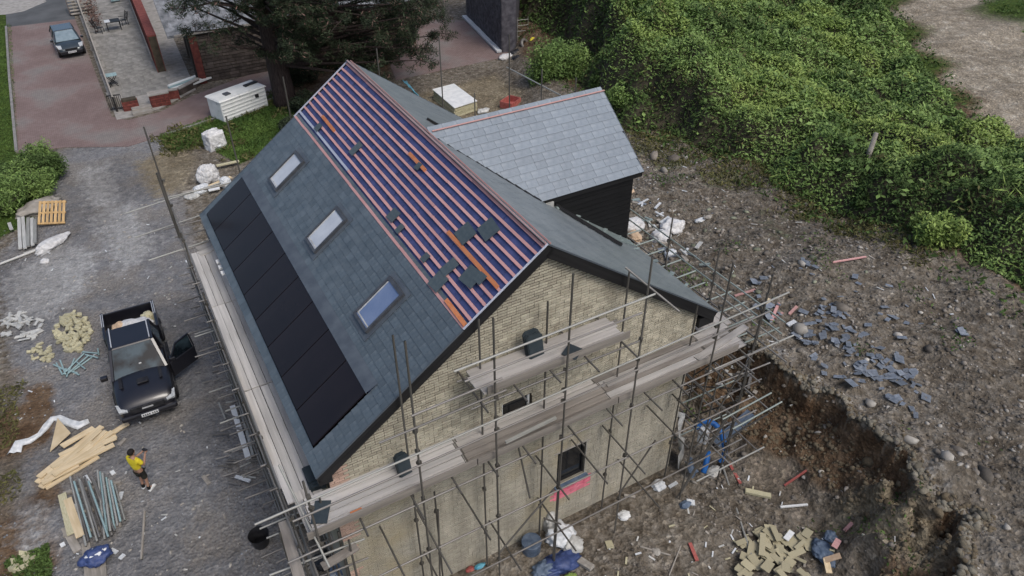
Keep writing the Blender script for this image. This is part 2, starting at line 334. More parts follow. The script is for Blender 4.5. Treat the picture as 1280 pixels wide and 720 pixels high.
def gh(x,y,fine=True):
    x=np.asarray(x,float);y=np.asarray(y,float)
    d,s=bank(x,y); hp=HB-.95*sstep(12.5,19,y)-.3*sstep(24,40,y)+.0*x
    h=hp*s
    rub=sstep(11.5,12.8,x)*sstep(40,30,y)+sstep(1.5,2.5,x)*sstep(10.6,9.6,y)
    rub=np.clip(rub,0,1)
    fz=np.exp(-((d+.7)/.8)**2)*sstep(16,13,y); h+=fz*((vnoise(x,y,2.6,81)-.5)*.42+(vnoise(x,y,6,82)-.5)*.2)
    h+=rub*((vnoise(x,y,.7,1)-.5)*.35+(vnoise(x,y,2.2,2)-.5)*.16+(vnoise(x,y,5,5)-.5)*.07)
    # clay mound at the foot of the bank
    for mx,my,mr,mh in [(*P(px_,py_,.5*h_)[:2],r_,h_) for px_,py_,r_,h_ in ((1095,705,.8,1.1),(1112,668,.75,1.35),(1122,630,.55,1.2),(1082,640,.5,.7),(1098,598,.5,.9),(1068,590,.45,.6),(1160,640,.5,1.0),(1140,700,.6,.9),(1030,560,.5,.5),(1050,540,.4,.7),(960,500,.5,.4))]:
        r=np.hypot(x-mx,(y-my)*.7)/mr; h+=mh*np.exp(-r*r*1.6)*(.45+1.0*vnoise(x,y,3.2,8))*(1-.75*s)
    # trench dug along the right wall of the house
    h-=.55*sstep(12.0,13.0,x)*sstep(-.5,-2,d)*sstep(9.5,12,y)*sstep(22,18,y)
    # berm rising gently towards the hedge
    h+=.35*sstep(1,5,d)*(vnoise(x,y,.35,9))*sstep(45,30,y)
    yd=1-rub; h+=yd*((vnoise(x,y,.5,6)-.5)*.05+(vnoise(x,y,3,7)-.5)*.025)*sstep(3,5,np.abs(x)*0+5)
    # flat under hard surfaces
    for poly in (DRIVE,DRIVE2,DRIVE_TOP,PATIO):
        dd=sdist(x,y,poly); h=np.where(dd>-.8,h*sstep(0,-.8,dd)-.02*sstep(-.8,0,dd),h)
    inh=(x>1.4)&(x<12)&(y>10.6)&(y<23.2); h=np.where(inh,-.05,h)
    return h
def g1(x,y): return float(gh(np.array([x]),np.array([y]))[0])
def GP(px,py):
    z=0.
    for _ in range(14):
        p=P(px,py,z); z=z*.4+.6*g1(p[0],p[1])
    p=P(px,py,z); return (p[0],p[1],g1(p[0],p[1]))
# ================= TERRAIN =================
def axis(lo,hi,step,far,g=1.22):
    a=list(np.arange(lo,hi,step)); s=step; x=a[-1]
    while x<far: s*=g; x+=s; a.append(x)
    s=step; x=lo; b=[]
    while x>-far: s*=g; x-=s; b.append(x)
    return np.array(b[::-1]+a)
def build_ground():
    X=axis(-7.5,26,.15,900); Y=axis(1.5,48,.17,900)
    X=np.unique(np.concatenate([X[(X<13)|(X>18.6)],np.arange(13,18.6,.07)])); Y=np.unique(np.concatenate([Y[(Y<2.5)|(Y>15)],np.arange(2.5,15,.1)]))
    gx,gy=np.meshgrid(X,Y); x=gx.ravel(); y=gy.ravel(); z=gh(x,y)
    far=sstep(75,200,np.hypot(x-10,y-30)); z=z*(1-far)
    nx,ny=len(X),len(Y); I=np.arange(nx*ny).reshape(ny,nx)
    F=np.stack([I[:-1,:-1],I[:-1,1:],I[1:,1:],I[1:,:-1]],-1).reshape(-1,4)
    m=bpy.data.materials.new('ground'); m.use_nodes=True; N=m.node_tree; L=N.links; b=N.nodes['Principled BSDF']; b.inputs['Roughness'].default_value=.95; b.inputs['Specular IOR Level'].default_value=.15
    tc=N.nodes.new('ShaderNodeTexCoord')
    def noise(sc,det=7,rough=.6):
        n=N.nodes.new('ShaderNodeTexNoise'); n.inputs['Scale'].default_value=sc; n.inputs['Detail'].default_value=det; n.inputs['Roughness'].default_value=rough; L.new(tc.outputs['Object'],n.inputs['Vector']); return n.outputs[0]
    def ramp(src,stops):
        r=N.nodes.new('ShaderNodeValToRGB'); e=r.color_ramp.elements
        while len(e)<len(stops): e.new(.5)
        for i,(p,c) in enumerate(stops): e[i].position=p; e[i].color=(*c,1)
        L.new(src,r.inputs[0]); return r.outputs[0]
    def mix(f,a,c,mode='MIX'):
        x_=N.nodes.new('ShaderNodeMix'); x_.data_type='RGBA'; x_.blend_type=mode
        if isinstance(f,float): x_.inputs[0].default_value=f
        else: L.new(f,x_.inputs[0])
        L.new(a,x_.inputs[6]); L.new(c,x_.inputs[7]); return x_.outputs[2]
    n1=noise(.45); n2=noise(3.); n3=noise(14.); n4=noise(1.3)
    rub=ramp(n2,[(.3,(.080,.065,.048)),(.46,(.155,.134,.106)),(.6,(.21,.19,.16)),(.75,(.30,.28,.245))])
    grv=ramp(n2,[(.3,(.145,.148,.156)),(.5,(.192,.193,.198)),(.7,(.26,.258,.258))])
    grv=mix(ramp(n1,[(.46,(0,0,0)),(.60,(.8,.8,.8))]),grv,ramp(n3,[(.3,(.175,.16,.145)),(.7,(.25,.235,.215))]))
    clay=ramp(n4,[(.32,(.080,.049,.029)),(.5,(.135,.090,.056)),(.68,(.20,.150,.105))])
    grs=ramp(n4,[(.3,(.035,.060,.012)),(.7,(.075,.115,.022))])
    trk=ramp(n4,[(.3,(.21,.18,.135)),(.55,(.32,.28,.22)),(.7,(.42,.385,.32))])
    tan=ramp(n4,[(.3,(.17,.14,.095)),(.7,(.27,.235,.17))])
    pal=ramp(n2,[(.3,(.24,.24,.235)),(.7,(.38,.38,.375))])
    a1=N.nodes.new('ShaderNodeVertexColor'); a1.layer_name='soil'; s1=N.nodes.new('ShaderNodeSeparateColor'); L.new(a1.outputs[0],s1.inputs[0])
    a2=N.nodes.new('ShaderNodeVertexColor'); a2.layer_name='soil2'; s2=N.nodes.new('ShaderNodeSeparateColor'); L.new(a2.outputs[0],s2.inputs[0])
    def edge(w):   # break the zone borders up with noise
        a=N.nodes.new('ShaderNodeMath'); a.operation='ADD'; L.new(w,a.inputs[0]); 
        c=N.nodes.new('ShaderNodeMath'); c.operation='MULTIPLY_ADD'; L.new(n2,c.inputs[0]); c.inputs[1].default_value=.9; c.inputs[2].default_value=-.45; L.new(c.outputs[0],a.inputs[1])
        r=N.nodes.new('ShaderNodeMapRange'); r.inputs[1].default_value=.3; r.inputs[2].default_value=.7; L.new(a.outputs[0],r.inputs[0]); return r.outputs[0]
    c=rub; c=mix(edge(s1.outputs[0]),c,grv); c=mix(edge(s1.outputs[2]),c,clay); c=mix(edge(s2.outputs[0]),c,trk); c=mix(edge(s2.outputs[1]),c,tan); c=mix(edge(s2.outputs[2]),c,pal); c=mix(edge(s1.outputs[1]),c,grs)
    vo=N.nodes.new('ShaderNodeTexVoronoi'); vo.inputs['Scale'].default_value=9; L.new(tc.outputs['Object'],vo.inputs['Vector'])
    sp=N.nodes.new('ShaderNodeSeparateColor'); L.new(vo.outputs['Color'],sp.inputs[0])
    peb=ramp(sp.outputs[0],[(.0,(.62,.62,.62)),(.55,(.95,.95,.95)),(.9,(1.2,1.2,1.2)),(1,(1.75,1.75,1.72))])
    pf=N.nodes.new('ShaderNodeMath'); pf.operation='MULTIPLY_ADD'; L.new(s1.outputs[0],pf.inputs[0]); pf.inputs[1].default_value=-.5; pf.inputs[2].default_value=.8; c=mix(pf.outputs[0],c,peb,'MULTIPLY')
    fin=ramp(n3,[(.3,(.72,.72,.72)),(.7,(1.25,1.25,1.25))]); c=mix(.8,c,fin,'MULTIPLY')
    c=mix(.9,c,ramp(noise(.22,4),[(.35,(.78,.76,.74)),(.6,(1.12,1.12,1.12))]),'MULTIPLY')
    L.new(c,b.inputs['Base Color'])
    hsum=N.nodes.new('ShaderNodeMath'); hsum.operation='ADD'; L.new(n3,hsum.inputs[0]); L.new(vo.outputs['Distance'],hsum.inputs[1])
    h2=N.nodes.new('ShaderNodeMath'); h2.operation='MULTIPLY_ADD'; L.new(n2,h2.inputs[0]); h2.inputs[1].default_value=2.; L.new(hsum.outputs[0],h2.inputs[2])
    bp=N.nodes.new('ShaderNodeBump'); bp.inputs['Strength'].default_value=.8; bp.inputs['Distance'].default_value=.07; L.new(h2.outputs[0],bp.inputs['Height']); L.new(bp.outputs[0],b.inputs['Normal'])
    o=npmesh('ground',np.stack([x,y,z],1),F,m,smooth=True); tag(o,kind='structure')
    d,s=bank(x,y)
    A=np.zeros((len(x),4)); A[:,3]=1; B=A.copy()
    f=lambda poly,w=.6:sstep(-w,w,sdist(x,y,poly))
    A[:,0]=f(YARD,.9)*(1-sstep(.4,1.6,x-.4-.0*y)*sstep(9.8,10.8,y)*0)
    lawn=PP([(-60,-40),(8,-40),(16,60),(22,190),(70,190),(78,215),(40,275),(-60,330)]); verge=PP([(200,172),(262,148),(345,118),(372,142),(330,190),(300,205),(255,180),(215,190)])
    A[:,1]=np.maximum(f(lawn,.25),f(verge,.5))
    pl_weed=np.clip(sstep(.55,.95,vnoise(x,y,.9,21)*.6+.5*sstep(19,24,x)*sstep(10,16,y)),0,1)*sstep(.2,2,d)
    far=np.maximum(sstep(40,44,x)*0,1-sstep(-1,3,sdist(x,y,[(-9.5,-30),(41,-30),(42,30),(34,52),(30,95),(-9.5,95)])))
    A[:,1]=np.maximum(A[:,1],far*.9); A[:,1]=np.maximum(A[:,1],pl_weed*.45)
    face=sstep(.0,.3,s)*sstep(1.0,.97,s)*sstep(22,15,y)
    cut=sstep(0,-3.,d)*sstep(12.3,13.8,x)*sstep(3.,6.,y)*sstep(20,15,y)
    A[:,2]=np.clip(np.maximum(face*1.,.22*sstep(-4.2,-1.5,d)*sstep(.3,-.6,d)*sstep(17,13,y)+.25*vnoise(x,y,.6,30)*cut),0,1)
    mc=P(1105,670,.7); md=np.exp(-(((x-mc[0])/.95)**2+((y-mc[1])/1.75)**2)**2); A[:,2]*=1-.8*md
    hedge_under=f(PP([(640,-60),(650,60),(745,135),(800,170),(900,195),(1000,255),(1180,350),(1290,420),(1330,200),(1100,-60)],1.2),1.2)*sstep(23.,25.5,x); A[:,2]=np.maximum(A[:,2],hedge_under*.9)
    under=f(PP([(350,60),(490,60),(490,108),(470,150),(380,185),(350,130)]),1.); A[:,2]=np.maximum(A[:,2],under*.95)  # dark soil beside the pine, with the shadow there put into its tone
    edgeL=sstep(-4.4,-5.4,x)*sstep(27,24.5,y)*sstep(15,17,y); A[:,2]=np.maximum(A[:,2],np.clip(edgeL*vnoise(x,y,1.,33)*1.6,0,.85))
    B[:,0]=f(TRACK,1.0); A[:,1]*=1-B[:,0]
    sand=PP([(165,205),(228,175),(250,200),(230,240),(190,250)]); B[:,1]=np.maximum(f(sand,1.)*.8,f(SANDP,1.2)*.9)
    pale=[PP([(10,340),(75,300),(125,315),(110,365),(60,400),(5,400)]),PP([(110,270),(165,250),(200,310),(150,345)]),PP([(90,215),(140,200),(150,260),(110,260)]),PP([(20,640),(60,625),(70,690),(25,700)])]
    for p_ in pale: B[:,2]=np.maximum(B[:,2],f(p_,1.1)*.85)
    lip=sstep(.75,.25,np.abs(d-.55))*sstep(14,12,y)*sstep(2,4,y)*(.4+.8*vnoise(x,y,1.5,40)); B[:,2]=np.maximum(B[:,2],lip*.36); B[:,1]=np.maximum(B[:,1],md*.85)
    for nm,D in (('soil',A),('soil2',B)):
        at=o.data.color_attributes.new(nm,'FLOAT_COLOR','POINT'); at.data.foreach_set('color',D.astype(np.float32).ravel())
build_ground()
def paver_mat(name,c,scale,bumpy=.3):
    m=mat(name,c,.35,.85,bumpy,20,dirt=((.25,.225,.21),.35,.5)); N=m.node_tree; L=N.links; b=N.nodes['Principled BSDF']
    src=b.inputs['Base Color'].links[0].from_socket
    tc=N.nodes.new('ShaderNodeTexCoord'); br=N.nodes.new('ShaderNodeTexBrick'); br.inputs['Scale'].default_value=scale
    br.inputs['Color1'].default_value=(1,1,1,1); br.inputs['Color2'].default_value=(.8,.8,.8,1); br.inputs['Mortar'].default_value=(.55,.55,.55,1); br.inputs['Mortar Size'].default_value=.03
    L.new(tc.outputs['Object'],br.inputs['Vector']); mx=N.nodes.new('ShaderNodeMix'); mx.data_type='RGBA'; mx.blend_type='MULTIPLY'; mx.inputs[0].default_value=1
    L.new(src,mx.inputs[6]); L.new(br.outputs[0],mx.inputs[7]); L.new(mx.outputs[2],b.inputs['Base Color']); return m
def sheet(name,poly,z,m):
    mb=MB(); mb.prism(poly,z-.05,z); return tag(mb.build(name,m),kind='structure')
sheet('driveway',DRIVE,.004,paver_mat('block_paving',[(.215,.155,.143),(.28,.21,.195)],2.4))
sheet('rear_road',DRIVE2,.004,bpy.data.materials['block_paving'])
sheet('road',DRIVE_TOP,0.0,mat('tarmac',[(.075,.08,.083),(.11,.115,.12)],.6,.9,.3,30))
sheet('concrete_pad',PP([(-40,-30),(40,-30),(58,2),(30,14),(8,18),(-30,20)]),.008,MT['concrete'])
# kerbs
kb=mat('kerb_stone',[(.20,.195,.185),(.27,.26,.25)],3,.9,.2,30,.1)
for k,(a,b) in enumerate((((8,34),(12,95)),((12,95),(21,190)),((205,170),(270,149)),((270,149),(346,123)))):
    p,q=P(*a,.0),P(*b,.0); t=MB(); t.bar((p[0],p[1],.05),(q[0],q[1],.05),.14,.12); tag(t.build('kerb',kb),kind='structure')
# ================= HOUSE =================
PIT=R(36); C36,S36=math.cos(PIT),math.sin(PIT); T36=math.tan(PIT)
XR,ZR,YW=6.89,10.03,16.66          # ridge x, ridge height, wing ridge y
Y0,Y1=10.63,22.6; WX0,WX1,WY0,WY1=1.60,11.75,10.78,22.35
house=thing('house','large two storey stone-coloured brick house being reroofed inside the scaffolding','house',(6.89,16.5,0))
def fr(kind):
    if kind=='L': return Vector((XR,0,ZR)),Vector((0,1,0)),Vector((-C36,0,-S36)),Vector((-S36,0,C36))
    if kind=='R': return Vector((XR,0,ZR)),Vector((0,-1,0)),Vector((C36,0,-S36)),Vector((S36,0,C36))
    if kind=='S': return Vector((0,YW,ZR)),Vector((1,0,0)),Vector((0,-C36,-S36)),Vector((0,-S36,C36))
    if kind=='N': return Vector((0,YW,ZR)),Vector((-1,0,0)),Vector((0,C36,-S36)),Vector((0,S36,C36))
def rp(kind,u,v,w=0.):     # u is always the world coordinate along the ridge
    o,U,V,N=fr(kind); ax=Vector((0,1,0)) if kind in 'LR' else Vector((1,0,0)); return o+ax*u+V*v+N*w
VE_L,VE_R,VE_W=6.86,6.72,2.74
# walls: mortar body plus bricks
def gable_poly():  # (x,z)
    zt=lambda x: ZR-abs(x-XR)*T36-.16
    return [(WX0,0),(WX1,0),(WX1,zt(WX1)),(XR,zt(XR)),(WX0,zt(WX0))]
WIN=[(7.53,8.45,1.68,3.0),(5.85,6.65,4.55,5.72)]
def wall_slab(x0,x1,z0,z1,m,name,y0=WY0,t=.28):
    pass
def make_walls():
    zt=lambda x: ZR-abs(x-XR)*T36-.16
    zs=4.9
    # lower body in pieces around the window, upper body above
    def blk(mb,x0,x1,z0,z1,y=WY0,t=.28): mb.box(((x0+x1)/2,y+t/2,(z0+z1)/2),(x1-x0,t,z1-z0))
    lo=MB(); w=WIN[0]; u=WIN[1]
    blk(lo,WX0,w[0],-.3,zs); blk(lo,w[1],WX1,-.3,zs); blk(lo,w[0],w[1],-.3,w[2]); blk(lo,w[0],w[1],w[3],zs)
    wall=lo.build('front_wall',MT['mortarlow'],house)
    up=MB(); 
    def pr(mb,poly): # (x,z) prism in y
        n=len(poly); vs=[(x,WY0,z) for x,z in poly]+[(x,WY0+.28,z) for x,z in poly]
        mb.add(vs,[tuple(range(n)),tuple(range(n,2*n))[::-1]]+[((i+1)%n,i,i+n,(i+1)%n+n) for i in range(n)])
    pr(up,[(WX0,zs),(u[0],zs),(u[0],zt(u[0])),(WX0,zt(WX0))])
    pr(up,[(u[0],u[3]),(u[1],u[3]),(u[1],zt(u[1])),(u[0],zt(u[0]))])
    pr(up,[(u[1],zs),(WX1,zs),(WX1,zt(WX1)),(XR,zt(XR)),(u[1],zt(u[1]))])
    wall2=up.build('gable_wall',MT['mortar'],house)
    # bricks laid in courses
    RH,BL=.0765,.2255; cand=[]
    for r in range(-1,int(ZR/RH)):
        z=r*RH; off=(r%2)*BL/2
        x=WX0-off
        while x<WX1:
            l=BL; 
            if random.random()<.06: l=BL/2
            a,b=max(x,WX0),min(x+l,WX1); x+=l
            if b-a<.05: continue
            zc=z+RH/2; cx=(a+b)/2
            if z+RH>min(zt(a),zt(b))-.02: continue
            if any(a<W_[1]-.01 and b>W_[0]+.01 and z+RH>W_[2]+.005 and z<W_[3]-.005 for W_ in WIN):
                for W_ in WIN:
                    if z+RH>W_[2] and z<W_[3]:
                        if a<W_[0]-.04 and b>W_[0]: b=W_[0]
                        elif a<W_[1] and b>W_[1]+.04: a=W_[1]
                if any(a<W_[1]-.01 and b>W_[0]+.01 and z+RH>W_[2]+.005 and z<W_[3]-.005 for W_ in WIN): continue
            if b-a<.04: continue
            jx,jz=(.011,.024) if z>zs else (.008,.017)
            zone='p' if (7.46<cx<8.64 and .98<zc<1.5) else ('r' if (cx<WX0+.34 and zc>3.4) or (cx<WX0+.3 and (r//4)%3==0) else ('b' if z>zs-.12*math.sin(cx*2) else 's'))
            cand.append((a,b,z,zone,jx,jz,rnd(.006,.016) if z>zs else rnd(.001,.011)))
    def depth(c): p=Vector(((c[0]+c[1])/2,WY0,c[2])); return (c[1]-c[0])/((p-Vector((0,0,CAM_H))).dot(Vector(fw)))
    hid=lambda c: c[2]<-.0 or c[2]<1.2 and c[0]<3.5
    order=sorted(range(len(cand)),key=lambda i:(hid(cand[i]) or abs(cand[i][2]-5.1)<.6,-depth(cand[i])))
    single=set(order[:300]); mm={'b':MT['brick'],'s':MT['bricklow'],'p':MT['brickpink'],'r':MT['brickrose']}
    acc={k:MB() for k in mm}
    for i,c in enumerate(cand):
        a,b,z,k,jx,jz,pr_=c; ctr=((a+b)/2,WY0-pr_/2+.002,z+RH/2); dim=(b-a-jx,pr_+.02,RH-jz)
        if i in single: 
            o=plank('brick',(a+jx/2,WY0+.006-pr_/2,z+RH/2),(b-jx/2,WY0+.006-pr_/2,z+RH/2),pr_+.014,RH-jz,mm[k],wall if z<4.9 else wall2,up=(0,0,1))
        else: acc[k].box(ctr,dim)
    for k,nm in (('b','brick'),('s','brick'),('p','brick'),('r','brick')):
        if acc[k].v: tag(acc[k].build(nm,mm[k],wall2 if k=='b' else wall),kind='stuff')
    # side and rear walls
    for nm,(x0,x1,y0,y1) in (('side_wall',(WX0,WX0+.28,WY0+.28,WY1)),('side_wall',(WX1-.28,WX1,WY0+.28,WY1)),('rear_wall',(WX0+.28,WX1-.28,WY1-.28,WY1))):
        zt2=5.8
        MB().box(((x0+x1)/2,(y0+y1)/2,zt2/2),(x1-x0,y1-y0,zt2)).build(nm,MT['bricklow'],house)
    rg=MB(); n=[(WX0+.28,WY1-.28,5.8),(WX1-.28,WY1-.28,5.8),(XR,WY1-.28,ZR-.4)]; rg.add(n+[(x,WY1,z) for x,y,z in n],[(0,1,2)[::-1],(3,4,5),(0,2,5,3),(2,1,4,5),(0,3,4,1)]); rg.build('rear_gable',MT['bricklow'],house)
    # windows
    for i,(x0,x1,z0,z1) in enumerate(WIN):
        f=MB(); t=.055; y=WY0+.10
        for a in ((x0,x0+t,z0,z1),(x1-t,x1,z0,z1),(x0+t,x1-t,z0,z0+t),(x0+t,x1-t,z1-t,z1)): f.box(((a[0]+a[1])/2,y,(a[2]+a[3])/2),(a[1]-a[0],.07,a[3]-a[2]))
        fo=f.build('window',MT['whitepaint'] if i==1 else MT['blackbd'],house)
        MB().box(((x0+x1)/2,y+.02,(z0+z1)/2),(x1-x0-.08,.012,z1-z0-.08)).build('pane',MT['glassdark'],fo)
        if i==0:
            MB().box(((x0+x1)/2,WY0-.01,z0-.05),(x1-x0+.16,.22,.07)).build('window_sill',MT['bluegrey'],house)
            MB().box(((x0+x1)/2,WY0+.005,z1+.035),(x1-x0+.25,.06,.05)).build('lintel',MT['coping'],house); MB().box((x1+.018,WY0+.05,(z0+z1)/2),(.03,.12,z1-z0)).build('reveal',MT['coping'],house)
make_walls()
# floor inside + roof decks
dk=MB(); th=.14
def slope(kind,u0,u1,v0,v1,w0,w1,name,m,par=house):
    vs=[rp(kind,u,v,w) for w in (w0,w1) for u,v in ((u0,v0),(u1,v0),(u1,v1),(u0,v1))]
    fl=kind in 'LN'
    mb=MB(); fs=[(0,1,2,3),(7,6,5,4),(4,5,1,0),(5,6,2,1),(6,7,3,2),(7,4,0,3)]
    mb.add(vs,fs); return mb.build(name,m,par)
roofL=slope('L',Y0+.03,Y1-.03,0.02,VE_L-.05,-.16,-.035,'left_roof_slope',MT['membrane'])
roofR=slope('R',Y0+.03,Y1-.03,0.02,VE_R-.05,-.16,-.035,'right_roof_slope',MT['lead'])
def cornered(kind,poly,w0,w1,name,m,par=house):
    n=len(poly); vs=[rp(kind,u,v,w0) for u,v in poly]+[rp(kind,u,v,w1) for u,v in poly]
    return MB().add(vs,[tuple(range(n))[::-1],tuple(range(n,2*n))]+[(i,(i+1)%n,(i+1)%n+n,i+n) for i in range(n)]).build(name,m,par)
val=lambda v: XR+v*C36                    # valley x for wing slope
WE=12.5
roofS=cornered('S',[(val(0)+.1,.02),(WE-.05,.02),(WE-.05,VE_W-.04),(val(VE_W)+.1,VE_W-.04)],-.14,-.03,'dormer_roof_slope',MT['lead'])
cornered('N',[(val(0)+.1,.02),(WE-.05,.02),(WE-.05,VE_W),(val(VE_W)+.1,VE_W)],-.14,.01,'dormer_roof_slope',MT['slate_r_lit'])
# slates
GA=.205
def slate_obj(kind,u0,u1,v,g,m,par,single,acc,l=None,w=.008,lift=0.):
    L_=(l or g*1.75); o,U,V,N=fr(kind); ax=Vector((0,1,0)) if kind in 'LR' else Vector((1,0,0))
    if kind=='S': w=.016
    else: w=.006
    tail=rp(kind,(u0+u1)/2,v+g,(.012 if kind=='S' else .008)+lift+rnd(0,.003)); head=rp(kind,(u0+u1)/2,v+g-L_,-.012+lift)
    if single:
        return plank('slate',head,tail,u1-u0-.006,w,m,par,up=N)
    acc.bar(head,tail,u1-u0-.006,w,up=N)
PVR=(11.31,22.28,4.66,6.60)          # u0,u1,v0,v1 of array with its tray
SKY=[(20.04,20.86,3.06,4.28),(16.35,17.14,3.06,4.28),(12.66,13.46,3.02,4.25)]
rows=[]
def lay(kind,v0,v1,g,uf,wd,key,holes=()):
    out=[]; n=int(round((v1-v0)/g)); gg=(v1-v0)/n
    for r in range(n):
        v=v0+r*gg; ua,ub=uf(v+gg/2); u=ua-(r%2)*wd/2
        while u<ub:
            w=wd*rnd(.93,1.07) if key!='W' else wd*random.choice((.8,1,1,1.25))
            a,b=max(u,ua),min(u+w,ub); u+=w
            if b-a<.05: continue
            segs=[(a,b)]
            for h in holes:
                if v+gg*.6>h[2] and v+gg*.4<h[3]:
                    ns=[]
                    for s,e in segs:
                        if e<=h[0] or s>=h[1]: ns.append((s,e))
                        else:
                            if s<h[0]-.03: ns.append((s,h[0]))
                            if e>h[1]+.03: ns.append((h[1],e))
                    segs=ns
            out+=[(kind,s,e,v,gg) for s,e in segs]
    return out
left=lay('L',2.47,VE_L,.199,lambda v:(Y0,Y1),.27,'L',[PVR]+SKY)
right=[s for s in lay('R',.04,VE_R,.205,lambda v:(Y0,Y1),.28,'R') if not (s[3]*C36> -1 and abs((s[1]+s[2])/2-YW)<min(2.1,s[3])*C36*.86) and not (s[3]>2.45 and 14.75<(s[1]+s[2])/2<18.6)]
wing=lay('S',.03,VE_W,.2265,lambda v:(val(v)-.05,WE),.42,'W')
allS=[(s,'l') for s in left]+[(s,'r') for s in right]+[(s,'w') for s in wing]
def area(s):
    k,a,b,v,g=s[0]; p=rp(k,(a+b)/2,v+g/2); n=fr(k)[3]; d=Vector((0,0,CAM_H))-p; L=d.length
    return (b-a)*g*n.dot(d)/L**3
order=sorted(range(len(allS)),key=lambda i:-area(allS[i])); sg=set(order[:300])
ac={k:MB() for k in 'lrw'}; mm={'l':(MT['slate'],roofL),'r':(MT['slate_r_lit'],roofR),'w':(MT['slate_w_lit'],roofS)}
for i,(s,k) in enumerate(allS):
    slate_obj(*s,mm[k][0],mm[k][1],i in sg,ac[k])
for k in 'lrw':
    if ac[k].v: tag(ac[k].build('slate',mm[k][0],mm[k][1]),kind='stuff')
# battens on the unslated band
NB=12
for i in range(NB):
    v=.10+i*(2.47-.13)/(NB-1); m=MT['batten'] 
    if i==10: m=MT['batten_bl']
    # battens run in lengths butted end to end
    u=Y0+.02
    while u<Y1-.05:
        e=min(u+rnd(3.2,4.4),Y1-.02); mt=m
        if i==10 and u<17.5: mt=MT['batten']
        plank('batten',rp('L',u,v+rnd(-.006,.006),.0),rp('L',e-.012,v+rnd(-.006,.006),.0),.068,.034,mt,roofL,up=fr('L')[3]); u=e
for (a,b,v,m) in ((10.75,13.15,1.36,'batten_or'),(20.1,21.25,1.80,'batten_or'),(15.45,16.5,.72,'batten_or'),(10.66,11.6,2.38,'batten_or')):
    plank('loose_batten',rp('L',a,v,.035),rp('L',b,v-.02,.035),.095,.03,MT[m],roofL,up=fr('L')[3])
# rafters' shadow lines under the felt: counter-battens
for k in range(20):
    u=Y0+.35+k*.6; plank('rafter_batten',rp('L',u,.05,-.032),rp('L',u,2.5,-.032),.04,.012,MT['membrane'],roofL,up=fr('L')[3])
# ridge battens, verges, barge boards
plank('ridge_batten',rp('L',Y0,.03,.035),rp('L',Y1,.03,.035),.05,.04,MT['batten'],house,up=fr('L')[3])
plank('ridge_batten',rp('R',Y0,.05,.035),rp('R',Y1,.05,.035),.03,.03,MT['ridge'],house,up=fr('R')[3])
plank('ridge_batten',rp('S',XR+.15,.03,.04),rp('S',WE+.02,.03,.04),.035,.03,MT['ridge'],house,up=fr('S')[3])
for yv in (Y0-.01,Y1+.01):
    plank('verge_trim',rp('L',yv,0,.02),rp('L',yv,2.47,.02),.022,.04,MT['batten_bl'],house,up=fr('L')[3])
    plank('verge_trim',rp('L',yv,2.49,.0),rp('L',yv,VE_L,.0),.025,.035,MT['lead'],house,up=fr('L')[3])
    plank('verge_trim',rp('R',yv,0,.0),rp('R',yv,VE_R,.0),.025,.035,MT['lead'],house,up=fr('R')[3])
    s=1 if yv>15 else -1
    for k,ve in (('L',VE_L),('R',VE_R)):
        a=rp(k,yv-s*.02,-.0 if k=='L' else .14,-.15); b=rp(k,yv-s*.02,ve+.02,-.15)
        plank('barge_board',a,b,.03,.26,MT['blackbd'],house,up=fr(k)[3])
        a=rp(k,yv-s*.11,0.03,-.2); b=rp(k,yv-s*.11,ve-.02,-.2); plank('soffit_board',a,b,.15,.05,MT['blackbd'],house,up=fr(k)[3])
for k,ve,x in (('L',VE_L,-.02),('R',VE_R,.02)):
    a=rp(k,Y0+.02,ve,-.13); b=rp(k,Y1-.02,ve,-.13); plank('fascia_board',a,b,.03,.22,MT['blackbd'],house)
# boxed eaves ends
MB().box((WX1+.27,Y0+.14,5.86),(.52,.22,.30)).build('eaves_box',MT['blackbd'],house)
MB().box((WX0-.07,Y0+.14,5.80),(.30,.22,.26)).build('eaves_box',MT['blackbd'],house)
# gutter brackets at the left eave (white clips)
for k in range(9): 
    y=20.6-k*.17; 
    if k<3: MB().box((1.30,19.9-k*.33,5.86),(.10,.17,.05)).build('white_clip',MT['white'],house)
# dormer walls in black boarding
Xd=12.22; Yd=YW-2.08; zt=ZR-2.08*T36-.12
poly=[(9.1,zt),(Xd,zt),(Xd,0),(WX1-.1,0),(WX1-.1,5.9)]
dw=MB(); n=len(poly); vs=[(x,Yd,z) for x,z in poly]+[(x,Yd+.1,z) for x,z in poly]
dw.add(vs,[tuple(range(n))[::-1],tuple(range(n,2*n))]+[(i,(i+1)%n,(i+1)%n+n,i+n) for i in range(n)])
dwo=dw.build('dormer_side_wall',MT['clad'],house)
g=MB(); pg=[(Yd,0),(YW+2.08,0),(YW+2.08,zt),(YW,ZR-.14),(Yd,zt)]; n=5; vs=[(Xd-.1,y,z) for y,z in pg]+[(Xd,y,z) for y,z in pg]
g.add(vs,[tuple(range(n))[::-1],tuple(range(n,2*n))]+[(i,(i+1)%n,(i+1)%n+n,i+n) for i in range(n)]); g.build('dormer_gable_wall',MT['clad'],house)
for k in range(26):
    z=zt-.1-k*.16; xm=XR+(ZR-z)/T36+.05
    if xm>Xd-.1: xm=WX1+.02
    if z<.2: break
    plank('cladding_board',(xm-.3,Yd-.018+.004*(k%2),z),(Xd+.02,Yd-.018+.004*(k%2),z),.02,.15,MT['clad'],dwo)
plank('fascia_board',rp('S',val(VE_W)-.1,VE_W,-.10),rp('S',WE,VE_W,-.10),.03,.17,MT['blackbd'],house)
plank('verge_trim',rp('S',WE+.005,0,.0),rp('S',WE+.005,VE_W,.0),.02,.035,MT['lead'],house,up=fr('S')[3])
